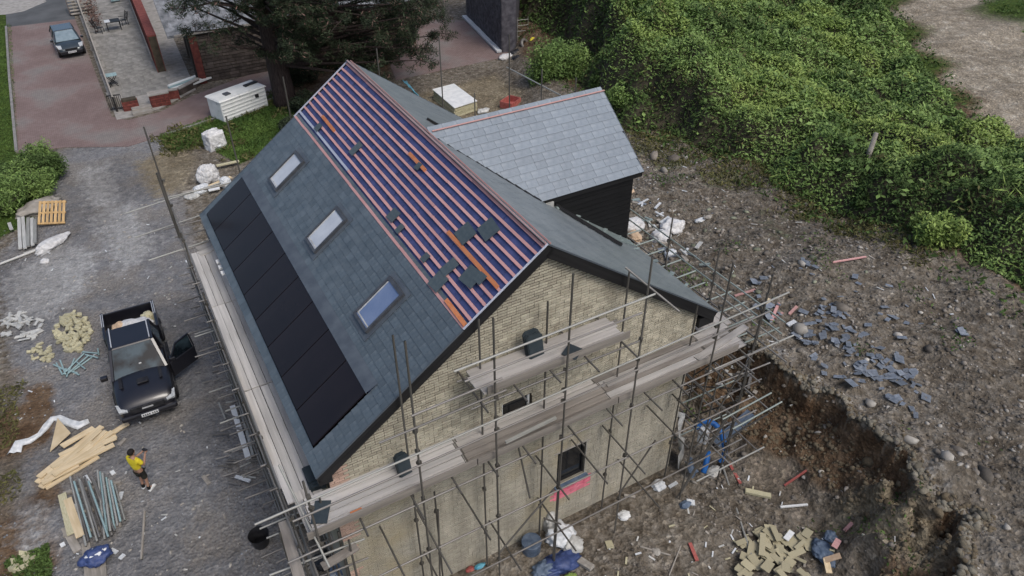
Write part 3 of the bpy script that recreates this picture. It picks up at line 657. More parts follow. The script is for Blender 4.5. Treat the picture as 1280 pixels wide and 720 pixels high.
plank('barge_board',rp('S',WE-.02,0.1,-.12),rp('S',WE-.02,VE_W,-.12),.03,.2,MT['blackbd'],house,up=fr('S')[3])
plank('barge_board',rp('N',WE-.02,0.1,-.12),rp('N',WE-.02,VE_W,-.12),.03,.2,MT['blackbd'],house,up=fr('N')[3])
# valley strip, flashing along the dormer foot and the dark upstand lying on the slope
a=rp('R',YW,0.05,.02); b=Vector((val(VE_W),YW-VE_W*C36,ZR-VE_W*S36+.025)); plank('valley_strip',a,b,.07,.02,MT['blackbd'],house,up=(0,0,1))
a=rp('R',YW,0.1,.02); b=Vector((val(VE_W),YW+VE_W*C36,ZR-VE_W*S36+.025)); plank('valley_strip',a,b,.07,.02,MT['blackbd'],house,up=(0,0,1))
for a,b in (((14.56,3.35),(13.98,3.95)),((13.98,3.95),(13.72,4.35)),((13.72,4.35),(13.22,5.0))):
    plank('black_upstand',rp('R',a[0],a[1],.07),rp('R',b[0],b[1],.07),.11,.08,MT['blackbd'],house,up=fr('R')[3])
cornered('R',[(14.5,3.3),(13.98,4.2),(13.7,5.2),(14.1,6.72),(14.58,6.72),(14.58,3.3)],.014,.022,'bare_roof_patch',MT['flashgreen'])
fl=[(3.35,14.45),(3.9,14.35),(4.5,14.28),(5.1,14.1),(5.7,13.9),(6.2,13.7),(6.6,13.2),(6.65,12.5),(6.68,11.9),(5.4,14.4),(6.0,14.3),(6.4,14.1),(4.2,14.45)]
for v,u in fl:
    cx=rp('R',u,v,.04); MB().box(cx,(rnd(.06,.22),rnd(.05,.14),.02),rz=rnd(0,3)).build('flashing_piece',MT['flashgreen'],house)
MB().box((9.35,14.5,8.2),(.3,.12,.22)).build('lead_saddle',MT['foil'],house)
plank('black_upstand',rp('R',18.55,1.0,.05),rp('R',18.1,1.9,.05),.12,.06,MT['blackbd'],house,up=fr('R')[3])
# skylights
for k,(u0,u1,v0,v1) in enumerate(SKY):
    uc,vc=(u0+u1)/2,(v0+v1)/2; o,U,V,N=fr('L')
    f=MB()
    for (a,b,c,d) in ((u0,u1,v0,v0+.09),(u0,u1,v1-.07,v1),(u0,u0+.06,v0+.09,v1-.07),(u1-.06,u1,v0+.09,v1-.07)):
        f.bar(rp('L',(a+b)/2,c,.06),rp('L',(a+b)/2,d,.06),b-a,.10,up=N)
    fo=f.build('skylight',MT['skyframe'],house)
    fl=MB()
    for (a,b,c,d) in ((u0-.11,u1+.11,v0-.12,v0),(u0-.11,u1+.11,v1,v1+.15),(u0-.11,u0,v0,v1),(u1,u1+.11,v0,v1)): fl.bar(rp('L',(a+b)/2,c,.022),rp('L',(a+b)/2,d,.022),b-a,.016,up=N)
    fl.build('flashing',MT['lead'],fo)
    gl=MB(); gl.bar(rp('L',uc,v0+.09,.07),rp('L',uc,v1-.07,.07),u1-u0-.12,.02,up=N); go=gl.build('pane',MT['skyglass'] if k==2 else MT['skyglassw'],fo)
    if k==2: go['label']='blue tinted pane'
    gr=MB(); gr.bar(rp('L',u1-.09,v0+.11,.082),rp('L',u1-.09,v1-.1,.082),.03,.012,up=N); gr.bar(rp('L',uc,v1-.13,.082),rp('L',uc,v1-.1,.082),u1-u0-.14,.012,up=N); gr.build('glazing_bead',MT['foil'],fo)
# solar array in its tray
N=fr('L')[3]
arr=MB(); arr.bar(rp('L',(PVR[0]+PVR[1])/2,PVR[2]+.28,.0),rp('L',(PVR[0]+PVR[1])/2,PVR[3]+.02,.0),PVR[1]-PVR[0]-.0,.03,up=N)
arro=arr.build('solar_array_tray',MT['pvline'],house)
top=MB(); top.add([rp('L',PVR[0]-.02,PVR[2]-.02,.02),rp('L',PVR[1]+.02,PVR[2]-.02,.02),rp('L',PVR[1]+.02,PVR[2]+.30,.075),rp('L',PVR[0]-.02,PVR[2]+.30,.075),rp('L',PVR[0]-.02,PVR[2]+.30,.0),rp('L',PVR[1]+.02,PVR[2]+.30,.0),],[(0,1,2,3)[::-1],(3,2,5,4)[::-1]])
top.build('array_head_flashing',MT['lead'],arro)
sm=[22.26,21.08,19.84,18.64,17.4,16.17,14.97,13.75,12.52,11.33]
for i in range(9):
    a,b=sm[i+1],sm[i]; uc=(a+b)/2
    plank('solar_panel',rp('L',uc,4.96,.03),rp('L',uc,6.585,.03),b-a-.034,.04,MT['pv'],arro,up=N)
# loose slates lying on the battens and the slope
for k,(px,py,dw_,dl) in enumerate([(399,160,.28,.25),(446,187,.28,.42),(493,270,.35,.32),(501,287,.2,.25),(533,323,.2,.22),(563,335,.3,.42),(590,347,.50,.42),(602,349,.25,.25),(583,293,.50,.42),(612,288,.5,.42),(549,353,.42,.40),(524,209,.2,.2)]):
    q=PL(px,py,(XR,0,ZR),(-T36,0,1)); v=(XR-q[0])/C36; u=q[1]; rot=rnd(-.12,.12)
    a=rp('L',u+rot*dl/2,v-dl/2,.045); b=rp('L',u-rot*dl/2,v+dl/2,.055)
    o=plank('loose_slate',a,b,dw_,.012,MT['slate_lt'],None,up=N)
    tag(o,['dark slate lying on red battens near the far verge','dark slate on pale batten halfway up the blue membrane','dark slate in mid band left of centre on the battens','small dark slate just below another in mid band','small dark square of slate over a lower red batten','dark slate beside the long orange batten, upper left side','large dark slate beside the near end of long orange batten','small dark offcut touching a large slate by orange batten','large dark slate above the long orange batten','large dark slate nearest the ridge at the gable end','large dark slate lowest on the battens, next to finished slating','small dark slate scrap near the ridge in mid roof'][k],'slate','slates laid loose on the roof battens')
# ================= SCAFFOLD =================
scaf=thing('scaffold','tube and board scaffold wrapped round three sides of the brick house','scaffold',(6.5,9.7,0))
TR=.0242
def cpl(p):  # coupler clamp
    MB().box(p,(.11,.11,.12),rz=rnd(0,1.5)).build('coupler',MT['coupler'],scaf)
_cm=MB().box((0,0,0),(.085,.09,.08)); _cme=_cm.mesh('coupler',MT['coupler'])
def cpl(x,y,z):
    o=bpy.data.objects.new('coupler',_cme); put(o,scaf,Matrix.Translation((x,y,z))@Matrix.Rotation(rnd(0,1.5),4,'Z'))
def std(x,y,top,m='steeld',lean=(0,0),z0=None,cz=()):
    z0=g1(x,y) if z0 is None else z0; rod('standard',(x,y,z0),(x+lean[0],y+lean[1],top),TR,MT[m],scaf)
    for z in cz:
        if z<top: cpl(x,y+.02,z)
def tub(name,a,b,m='steel'): rod(name,a,b,TR,MT[m],scaf)
DK=5.35; YO,YI=9.62,10.48
LV=(5.2,3.35,1.55)
outer=[(1.0,7.2),(3.27,9.75),(5.10,9.5),(6.80,9.95),(8.85,9.65),(11.25,8.65),(12.75,7.2)]
for i,(x,t) in enumerate(outer):
    std(x,YO,t,lean=(rnd(-.08,.08),rnd(-.05,.05)),cz=(5.2,6.4,6.75,3.35,1.55,7.35))
for x,t in ((3.33,9.2),(5.17,8.85),(6.84,8.65),(9.0,8.7),(11.37,6.75),(3.85,4.1),(1.3,5.6)): std(x,YI,t,cz=(3.35,1.55,5.2))
# ledgers
for y in (YO,YI):
    for z in (LV if y==YO else LV[:1]): tub('ledger',(.3 if y==YO else 1.7,y-.06,z),(13.3,y-.06,z+rnd(-.03,.03)),'steel')
# guard rails: main lift and raised platform
tub('guard_rail',(-.05,YO-.07,6.72),(13.55,YO-.07,6.98),'steelp'); tub('guard_rail',(.6,YO-.07,6.36),(13.0,YO-.07,6.58),'steel')
tub('guard_rail',(4.15,YO-.07,8.63),(9.0,YO-.07,8.66),'steelp'); tub('guard_rail',(4.36,YO-.07,8.26),(8.7,YO-.07,8.25),'steel')
tub('guard_rail',(3.2,YO-.07,7.9),(5.2,YO-.07,7.95),'steel'); 
tub('ledger',(4.5,YO,7.34),(8.8,YO,7.34),'steel'); tub('ledger',(4.6,YI,7.34),(8.8,YI,7.34),'steel')
tub('ledger',(2.5,YO-.05,7.5),(5.3,YO-.05,7.55),'steel')
# transoms
x=1.9
while x<13.2:
    tub('transom',(x,9.2+rnd(-.12,.12),5.27),(x+rnd(-.03,.03),10.74,5.27),'steeld'); x+=rnd(.85,1.25)
for x in (4.75,5.6,6.5,7.4,8.4): tub('transom',(x,9.25+rnd(-.1,.1),7.38),(x,10.74,7.38),'steeld')
for x in (2.5,3.45,4.6,6.8,7.9,8.9,10.4,11.3):
    tub('transom',(x,8.95+rnd(-.2,.2),3.42),(x,10.72,3.42),'steeld')
for x in (3.5,5.4,6.9,9.6): tub('transom',(x,8.9+rnd(-.15,.2),1.62),(x,10.72,1.62),'steeld')
tub('transom',(8.72,10.3,9.0),(9.35,9.1,8.35),'steel')
# braces
tub('brace',(5.1,YO+.06,1.7),(6.7,YO+.06,3.3),'steeld'); tub('brace',(6.8,YO+.06,.1),(7.4,YI,3.3),'steeld'); tub('brace',(3.4,YO+.06,.2),(3.9,YI,3.4),'steeld')
tub('brace',(11.2,YO+.06,0),(12.8,YO+.06,3.4),'steeld'); tub('brace',(6.0,YO+.05,3.4),(6.0,YI,5.2),'steeld')
# main gable deck: boards 3.9 m long butted, with lapped second run
for j in range(5):
    y=9.88+.2*j+.0; xs=[.9+.02*j,4.5+rnd(-.03,.03),8.42+rnd(-.04,.04),11.65+rnd(-.1,.1)]
    e=12.9
    for k,x in enumerate(xs):
        nx=xs[k+1]-.012 if k+1<len(xs) else e-rnd(0,.2)
        zz=DK+(.012 if k%2 else 0)
        plank('board',(x,y,zz),(nx,y+rnd(-.008,.008),zz+rnd(0,.006)),.184,.036,MT['board_pale' if (k==0 or (k==2 and j%2)) else random.choice(['board','board','toe'])],scaf)
        for e_ in (x+.02,nx-.02): plank('end_band',(e_-.011,y,zz+.003),(e_+.011,y,zz+.003),.186,.036,MT['coupler'],scaf)
for (a,b,z) in ((.8,4.65,DK+.1),(4.67,8.5,DK+.105),(8.52,12.4,DK+.1)):
    plank('toe_board',(a,9.76,z),(b,9.77,z+.01),.035,.215,MT['toe'],scaf)
plank('board',(11.2,10.0,DK+.03),(13.25,10.35,DK+.04),.2,.036,MT['board'],scaf); 
plank('board',(8.6,10.4,DK+.04),(12.3,10.42,DK+.035),.2,.036,MT['board'],scaf)
# raised platform
for j in range(4):
    y=9.86+.205*j; plank('board',(4.85+rnd(-.06,.06),y,7.45),(8.55+rnd(-.08,.06),y,7.455),.195,.036,MT['board'],scaf)
plank('toe_board',(4.95,9.75,7.54),(8.6,9.75,7.53),.035,.2,MT['toe'],scaf)
# right-hand deck along the eaves
for j in range(5):
    x=12.15+.215*j
    plank('board',(x,10.75+rnd(-.05,.05),5.28),(x+rnd(-.02,.02),14.4,5.29),.2,.036,MT['board'],scaf)
    plank('board',(x,14.42,5.28),(x,18.2,5.29),.2,.036,MT['board'],scaf)
for z,xx in ((6.15,13.38),(5.76,13.38)): tub('guard_rail',(xx,9.3,z+.08),(xx,19.0,z-.02),'steelg')
tub('guard_rail',(13.42,9.35,5.52),(13.42,11.8,5.52),'steelp')
for y,t in ((10.0,7.3),(11.9,7.0),(13.9,6.9),(15.9,7.2),(17.9,7.9)):
    std(13.35,y,t,cz=(5.2,6.1,5.75,3.3)); std(12.3,y+.1,5.1,cz=(3.3,)) 
    for z in (5.2,3.3,1.6): tub('transom',(11.85,y,z),(14.1+rnd(-.3,.2),y,z),'steelg' if z>5 else 'steel')
for z in (5.16,3.3,1.6):
    tub('ledger',(13.35,8.9,z),(13.35,19,z),'steel'); tub('ledger',(12.3,9.0,z),(12.3,19,z),'steel')
for y in (10.7,11.3,12.6,13.2,14.6,15.2): tub('transom',(11.85,y,5.22),(13.9+rnd(-.2,.3),y,5.22),'steelg')
tub('transom',(11.3,YO,5.2),(14.3,YO-.05,5.2),'steelp'); tub('brace',(12.75,9.7,3.3),(13.4,11.9,.2),'steeld'); tub('brace',(13.35,9.9,.1),(12.4,9.9,3.2),'steeld'); tub('brace',(13.2,8.9,3.3),(11.9,10.3,.4),'steel')
for z in (4.3,2.4,.9):
    tub('ledger',(11.9,9.75+rnd(-.1,.1),z),(13.8,9.7,z),'steel'); tub('ledger',(12.9,9.2,z+.1),(12.9,14.5,z+.1),'steel'); tub('transom',(11.9,10.9,z+.15),(14.0,10.85,z+.15),'steelg'); tub('transom',(11.9,12.3,z),(13.9,12.3,z),'steel')
for (a_,b_) in (((11.3,9.65,.2),(12.8,9.65,3.3)),((12.8,9.6,5.1),(11.4,9.6,2.2)),((13.4,10.,3.2),(13.4,13.8,.2)),((13.38,13.9,5.1),(13.38,10.1,2.4)),((12.3,10.1,4.9),(13.4,11.9,2.2)),((11.9,9.2,4.9),(13.6,10.2,3.6)),((8.9,9.68,1.7),(9.9,9.68,3.3)),((6.0,9.0,3.4),(7.0,9.7,1.6))): tub('brace',a_,b_,'steeld')
for y in (8.9,9.3): tub('transom',(11.9,y,3.4),(13.75,y+.05,3.45),'steelg')
tub('ledger',(11.0,8.95,1.7),(13.5,8.9,1.75),'steelp')
# scaffold round the dormer and at the back
for px,py,z0,t in ((0,0,0,0),):
    pass
for x,y,t in ((13.3,19.2,9.4),(13.3,21.3,9.0),(12.9,22.9,9.8),(10.5,23.6,9.9),(8.2,23.6,9.9),(5.0,23.7,9.5),(3.0,23.7,8.6),(11.8,23.6,7.6)): std(x,y,t)
for z in (5.2,6.3,3.3): tub('ledger',(.2,23.7,z),(13.6,23.7,z),'steelp' if z==6.3 else 'steel')
tub('guard_rail',(13.3,18.3,8.6),(13.35,23.9,8.2),'steelp')
for j in range(3): plank('board',(12.6,17.4+.26*j,7.55),(13.5,17.35+.26*j,7.5),.23,.04,MT['film'],scaf)
# ---- left side ----
XO,XI=.62,1.42
for y,t in ((9.9,6.1),(12.3,6.2),(14.6,5.4),(16.9,6.1),(19.1,5.5),(21.3,6.3)):
    std(XO,y,t,cz=(5.05,6.0,3.3)); std(XI,y,5.0)
std(.64,23.3,8.9,lean=(-.05,.1),cz=(5.1,6.2,7.1)); rod('standard',(.6,23.25,5.0),(.55,23.3,7.4),.05,MT['steeld'],scaf)
for z in (5.02,3.3,1.6):
    tub('ledger',(XO-.03,9.5,z),(XO-.03,24.2,z),'steel'); tub('ledger',(XI,11,z),(XI,24,z),'steel')
tub('guard_rail',(XO,10.6,6.15),(XO+.05,24.1,5.95),'steel'); tub('guard_rail',(XO,9.3,5.65),(XO,17.2,5.6),'steeld')
y=11.3
while y<24: 
    tub('transom',(-.0+rnd(-.25,.3),y,3.38),(1.55,y+rnd(-.04,.04),3.38),'steelp' if random.random()<.45 else 'steel')
    tub('transom',(.05+rnd(-.2,.25),y+.35,2.5),(1.5,y+.35,2.5),'steel' if random.random()<.5 else 'steelp')
    if random.random()<.7: tub('transom',(.1+rnd(-.3,.3),y+.5,1.66),(1.5,y+.55,1.66),'steel')
    tub('transom',(.45,y+.3,5.06),(1.58,y+.3,5.06),'steel'); y+=rnd(.75,1.1)
for y,x in ((26.0,-.7),(24.2,-.6),(22.4,-.4)): tub('transom',(x-.1,y,5.0 if y<23 else 4.9),(2.6,y+.3,5.05),'steelp')
for (ya,yb,n) in ((11.0,14.86,0),(14.9,18.75,1),(18.8,21.9,0)):
    for j in range(4):
        x=.79+.2*j; plank('board',(x,ya,5.12+.01*n),(x+rnd(-.01,.01),yb,5.12+.01*n+.008*(j%2)),.185,.036,MT['board_pale'],scaf)
for j in range(3): plank('board',(.95+.21*j,9.9,5.16),(.93+.21*j,11.2,5.15),.2,.036,MT['board'],scaf)
plank('board',(.95,22.0,5.15),(1.75,22.25,5.16),.3,.036,MT['board'],scaf); plank('board',(.95,21.7,5.15),(1.75,21.95,5.16),.25,.036,MT['board'],scaf)
plank('toe_board',(.69,12.2,5.2),(.68,16.1,5.2),.03,.12,MT['board'],scaf)
# ladder-like clutter at the near left corner
for z in (4.6,3.9,3.2,2.4):
    tub('transom',(-.1,9.9,z),(1.9,9.75,z),'steelp' if z in (4.6,3.2) else 'steel'); tub('ledger',(.75,9.0,z),(.8,11.2,z),'steel')
tub('guard_rail',(.75,11.1,6.3),(1.0,9.2,5.0),'steelp')
for x,y in ((.35,10.5),(1.55,9.6),(1.35,10.9)): std(x,y,5.0)
plank('board',(.9,9.55,4.6),(1.7,9.65,4.6),.2,.04,MT['toe'],scaf)
plank('board',(.4,9.2,4.9),(.5,10.8,4.9),.22,.04,MT['toe'],scaf)
for i in range(0):
    MB().box((.9+rnd(-.4,.9),9.7+rnd(-.4,.9),rnd(.2,.5)),(.5,.35,.3),rz=rnd(0,3)).build('site_rubbish',MT[random.choice(['bluegrey','film','darkplastic','red'])]) if False else None
# things standing on the boards
def loose(name,label,cat,a,b,w,t,m,up=(0,0,1),group=None):
    return tag(plank(name,a,b,w,t,MT[m],None,up=up),label,cat,group)
def slate_stack(loc,n,rz,label,lean):
    t=thing('slate_stack',label,'slates',loc,rz,'stacks of slates leaning on the gable boards')
    for i in range(n):
        y=i*.022; h=(.54 if n==9 else .5)+rnd(-.03,.03); w=(.36 if n==9 else .26)+rnd(-.03,.03)
        mb=MB(); c=.06
        prof=[(-w/2,0),(w/2,0),(w/2+.01,h-c),(w/2-c,h),(-w/2+c,h),(-w/2-.01,h-c)]
        M=WM[t.name]@Matrix.Translation((rnd(-.02,.02),y-.08,0))@Matrix.Rotation(R(90-lean),4,'X')
        mb.prism(prof,0,.012,M); mb.build('slate',MT['slate_dark'],t)
slate_stack((6.42,10.28,7.47),9,.06,'dark upright slate stack standing on the raised platform',15)
slate_stack((3.15,10.35,5.38),8,.1,'dark upright slate stack on the lower gable deck, near the left end',14)
loose('slate','square dark slate flat on the raised platform boards','slate',(7.0,9.82,7.50),(7.3,9.98,7.56),.36,.012,'slate_dark')
loose('slate','dark slate flat on the main deck near its left corner','slate',(1.1,10.0,5.39),(1.36,10.5,5.40),.34,.012,'slate_dark')
loose('roof_batten','short orange scrap lying on the outer edge of the gable deck','batten',(1.75,9.9,5.40),(2.0,9.9,5.40),.07,.03,'batten_or')
t=thing('slate_pile','dark covered pile of slates on the left deck under the eaves','slates',(1.42,11.35,5.14))
for k in range(7): MB().box((1.42+rnd(-.03,.03),11.35+rnd(-.05,.05),5.16+k*.03),(.34,.75-.05*k,.028),rz=rnd(-.1,.1)).build('slate',MT['slate_dark'],t)
loose('long_tube','pale blue tube lying along the lower edge of the main deck','tube',PL(632,553,(0,9.7,0),(0,1,0)),PL(695,522,(0,9.7,0),(0,1,0)),.06,.06,'steelp')
for k,(x,y) in enumerate(((1.52,20.2),(1.53,19.6),(1.55,17.8),(1.5,16.2))):
    mb=MB(); mb.box((x,y,5.2),(.16,.2,.14),rz=k); mb.box((x+.05,y-.1,5.2),(.1,.12,.1),rz=k*.7); tag(mb.build('mortar_tub',MT['white' if k<2 else 'flashgreen']),['small white tub on the left deck below the top solar panel','small white tub on the left deck, second from the far end','pale green scrap on the left deck mid way','pale green scrap on the left deck toward the near end'][k],'tub','bits along the left deck')
# ================= VEHICLES =================
def loft(stations,cap=True):
    """stations: (x,[(y,z)...]) full rings"""
    mb=MB(); n=len(stations[0][1])
    for x,ring in stations: mb.v+=[(x if not isinstance(x,tuple) else x,y,z) for y,z in ring]
    for i in range(len(stations)-1):
        for k in range(n): a=i*n+k;b=i*n+(k+1)%n; mb.f.append((a,b,b+n,a+n))
    if cap: mb.f.append(tuple(range(n))[::-1]); mb.f.append(tuple((len(stations)-1)*n+k for k in range(n)))
    return mb
def ring(hw,zb,zs,zt):
    h=[(hw*.88,zb),(hw*.985,zb+.12),(hw,(zb+zs)/2),(hw*.985,zs-.09),(hw*.93,zs-.005),(hw*.62,zt-.02),(hw*.2,zt)]
    return h+[(-y,z) for y,z in h[::-1]]
def wheel(t,x,y,r,w,s):
    tb=MB(); tb.tube([(x,y-w/2,r),(x,y-w/2+.03,r),(x,y+w/2-.03,r),(x,y+w/2,r)],[r*.9,r,r,r*.9],20); ty=tb.build('tyre',MT['rubber'],t,True,local=True)
    wo=ty; rb=MB(); yy=y+s*(w/2-.005); rb.tube([(x,yy,r),(x,yy+s*.02,r)],r*.62,16)
    for k in range(6):
        a=k*math.pi/3; rb.bar((x,yy+s*.02,r),(x+math.cos(a)*r*.58,yy+s*.02,r+math.sin(a)*r*.58),.06,.02,up=(0,1,0))
    rb.build('rim',MT['rim'],wo,local=True)
def quadpane(mb,pts,t=.012):
    p=[Vector(q) for q in pts]; n=(p[1]-p[0]).cross(p[2]-p[0]).normalized()*t
    v=p+[q+n for q in p]; k=len(p)
    mb.add(v,[tuple(range(k))[::-1],tuple(range(k,2*k))]+[(i,(i+1)%k,(i+1)%k+k,i+k) for i in range(k)]); return mb
def vehicle_cab(t,xb0,xb1,xr0,xr1,hb,hr,zb,zr,paint,glass,wsg,open_left=None,mid=None):
    # pillars and roof
    V=Vector
    def pil(a,b,w,t_): MB().bar(a,b,w,t_).build('pillar',paint,t,local=True)
    B={(-1,-1):V((xb0,-hb,zb)),(-1,1):V((xb0,hb,zb)),(1,-1):V((xb1,-hb,zb)),(1,1):V((xb1,hb,zb))}
    T={(-1,-1):V((xr0,-hr,zr)),(-1,1):V((xr0,hr,zr)),(1,-1):V((xr1,-hr,zr)),(1,1):V((xr1,hr,zr))}
    for k in B: pil(B[k],T[k],.085,.075)
    for s in (-1,1):
        m0=V(((xb0*.5+xb1*.5) if mid is None else mid,s*hb,zb)); m1=V((m0.x-.05,s*hr,zr)); pil(m0,m1,.05,.09)
        MB().bar(T[(-1,s)],T[(1,s)],.07,.06).build('roof_edge',paint,t,local=True)
    rf=MB(); e=.03
    vs=[]; 
    for z,k in ((zr-.02,1.0),(zr+.035,.9)):
        for x,y in ((xr0-e,-hr),(xr1+e,-hr),(xr1+e,hr),(xr0-e,hr)): vs.append(((x-(xr0+xr1)/2)*k+(xr0+xr1)/2,y*k,z))
    rf.add(vs,[(3,2,1,0),(4,5,6,7),(0,1,5,4),(1,2,6,5),(2,3,7,6),(3,0,4,7)]); rf.build('roof_panel',paint,t,local=True,bevel=.02)
    g=MB(); quadpane(g,[B[(1,-1)]+V((0,.06,.02)),B[(1,1)]+V((0,-.06,.02)),T[(1,1)]+V((.02,-.04,-.02)),T[(1,-1)]+V((.02,.04,-.02))]); g.build('windscreen',wsg,t,local=True)
    g=MB(); quadpane(g,[B[(-1,1)]+V((0,-.06,.02)),B[(-1,-1)]+V((0,.06,.02)),T[(-1,-1)]+V((-.02,.04,-.02)),T[(-1,1)]+V((-.02,-.04,-.02))]); g.build('rear_window',glass,t,local=True)
    for s in (-1,1):
        m0=(xb0+xb1)/2 if mid is None else mid
        for a,b in ((xb0+.06,m0-.03),(m0+.03,xb1-.08)):
            if open_left==s and a>m0-.1: continue
            fa=(a-xb0)/(xb1-xb0); fb=(b-xb0)/(xb1-xb0)
            ta=xr0+(xr1-xr0)*max(0,min(1,fa)); tb_=xr0+(xr1-xr0)*max(0,min(1,fb))
            g=MB(); pts=[V((a,s*hb,zb+.02)),V((b,s*hb,zb+.02)),V((tb_,s*hr,zr-.03)),V((ta,s*hr,zr-.03))]
            quadpane(g,pts if s<0 else pts[::-1],.012); g.build('side_window',glass,t,local=True)
    MB().add([(xb0+.05,-hb+.06,zb-.1),(xb1-.1,-hb+.06,zb-.1),(xb1-.1,hb-.06,zb-.1),(xb0+.05,hb-.06,zb-.1),(xr0+.1,-hr+.1,zb+.28),(xr1+.1,-hr+.1,zb+.2),(xr1+.1,hr-.1,zb+.2),(xr0+.1,hr-.1,zb+.28)],[(3,2,1,0),(4,5,6,7),(0,1,5,4),(1,2,6,5),(2,3,7,6),(3,0,4,7)]).build('interior',MT['darkplastic'],t,local=True)
def plate(t,x,y,z,m='white'):
    p=MB().box((x,y,z),(.02,.52,.115)).build('number_plate',MT[m],t,local=True)
    mb=MB()
    for k in range(7): mb.box((x+.012,y-.2+k*.063+(0.03 if k>3 else 0),z),(.006,.035,.07))
    mb.build('plate_characters',MT['darkplastic'],p,local=True)
# pickup
tk=thing('pickup_truck','black double cab pickup parked on the gravel with one front door open','pickup truck',(-1.90,23.25,0),R(-91.5))
st=[(-.98,ring(.90,.42,1.06,1.06)),(.0,ring(.92,.42,1.07,1.08)),(1.05,ring(.925,.42,1.09,1.13)),(1.5,ring(.925,.42,1.08,1.17)),(2.05,ring(.92,.42,1.03,1.12)),(2.38,ring(.89,.40,.95,1.03)),(2.56,ring(.83,.40,.82,.90)),(2.64,ring(.74,.42,.68,.72))]
body=loft(st).build('body',MT['paint'],tk,True,local=True,sub=1)
vehicle_cab(tk,-.93,1.22,-.72,.42,.84,.66,1.06,1.74,MT['paint'],MT['carglass'],MT['carglass'],open_left=1,mid=.12)
b=MB(); 
for s in (-1,1): b.box((-1.83,s*.87,.86),(1.68,.10,.72))
b.box((-1.03,0,.86),(.06,1.7,.72)); b.build('bed_side',MT['paint'],tk,local=True,bevel=.025)
MB().box((-2.66,0,.83),(.07,1.78,.62)).build('tailgate',MT['paint'],tk,local=True,bevel=.02)
MB().box((-1.85,0,.60),(1.66,1.66,.08)).build('bed_liner',MT['darkplastic'],tk,local=True)
for s in (-1,1):
    for k in (-.03,.03): MB().bar((-2.55,s*.87+k,1.235),(-1.75,s*.87+k,1.235),.022,.025).build('bed_rail',MT['chrome'],tk,local=True)
    MB().bar((-.75,s*.60,1.80),(.35,s*.60,1.80),.035,.03).build('roof_rail',MT['chrome'],tk,local=True)
    # door shut lines & sills
    MB().box((.1,s*.94,.42),(2.0,.1,.06)).build('side_step',MT['darkplastic'],tk,local=True)
    hl=MB(); hl.add([(2.44,s*.60,.80),(2.60,s*.60,.72),(2.545,s*.85,.72),(2.28,s*.90,.84),(2.44,s*.60,.90),(2.62,s*.60,.80),(2.565,s*.86,.81),(2.28,s*.91,.93)],[(0,1,5,4),(1,2,6,5),(2,3,7,6),(4,5,6,7),(0,3,2,1),(3,0,4,7)]); hl.build('headlight',MT['lamp'],tk,local=True)
    MB().box((1.02,s*1.08,1.13),(.16,.22,.16)).build('wing_mirror',MT['paint'],tk,local=True,bevel=.03)
    MB().box((.94,s*1.08,1.13),(.01,.18,.12)).build('mirror_glass',MT['chrome'],tk,local=True)
    for x in (-1.75,1.62):
        wheel(tk,x,s*.80,.38,.26,s)
        a=MB(); a.tube([(x+math.cos(q)*.46,s*.93,.38+math.sin(q)*.46) for q in [math.pi*i/10 for i in range(11)]],.03,6); a.build('arch_trim',MT['darkplastic'],tk,local=True)
    gr=MB(); gr.box((1.55,s*.62,1.16),(.55,.10,.02)); gr.build('bonnet_crease',MT['darkplastic'],tk,local=True)
MB().box((1.75,.05,1.19),(.25,.36,.05)).build('bonnet_scoop',MT['darkplastic'],tk,local=True,bevel=.02)
MB().box((2.64,0,.78),(.06,1.05,.22)).build('grille',MT['darkplastic'],tk,local=True,bevel=.02)
MB().box((2.675,0,.80),(.02,.34,.05)).build('badge',MT['chrome'],tk,local=True)
MB().box((2.66,0,.54),(.16,1.72,.18)).build('front_bumper',MT['paint'],tk,local=True,bevel=.05)
MB().box((-2.72,0,.50),(.14,1.7,.16)).build('rear_bumper',MT['chrome'],tk,local=True,bevel=.03)
plate(tk,2.75,0,.56)
MB().bar((.95,-.2,1.32),(.62,.35,1.46),.02,.015).build('wiper',MT['darkplastic'],tk,local=True)
MB().box((.98,.1,1.30),(.02,.08,.05)).build('permit_disc',MT['white'],tk,local=True)
# door opening and the open door
MB().box((.62,.915,.80),(.95,.04,.62)).build('door_opening',MT['darkplastic'],tk,local=True)  # dark plate on the body side stands in for the dark open doorway
ang=R(58); hx,hy=1.12,.95; dx,dy=-math.cos(ang),math.sin(ang)
def dp(l,z,o=0.): return (hx+dx*l-dy*o,hy+dy*l+dx*o*-1*0+o*.0,z)
dr=MB(); dr.bar(dp(0,.74),dp(1.05,.74),.09,.62); dro=dr.build('door',MT['paint'],tk,local=True,bevel=.03)
fm=MB(); tp=[dp(.02,1.05),dp(.42,1.62),dp(.98,1.66),dp(1.05,1.05)]
for i in range(3): fm.bar(tp[i],tp[i+1],.05,.05)
fm.build('window_frame',MT['paint'],dro,local=True)
gp_=MB(); quadpane(gp_,[dp(.06,1.04),dp(1.0,1.04),dp(.94,1.62),dp(.44,1.60)],.01); gp_.build('door_window',MT['carglass'],dro,local=True)
mi=MB(); mi.bar(dp(.12,.95,0),dp(.12,.95,0)[:2]+(1.02,),.1,.1); 
ln=MB(); ln.bar((dp(.15,.82)[0]-.06,dp(.15,.82)[1]-.04,.82),(dp(.9,.82)[0]-.06,dp(.9,.82)[1]-.04,.82),.05,.1); ln.build('door_pull',MT['chrome'],dro,local=True)
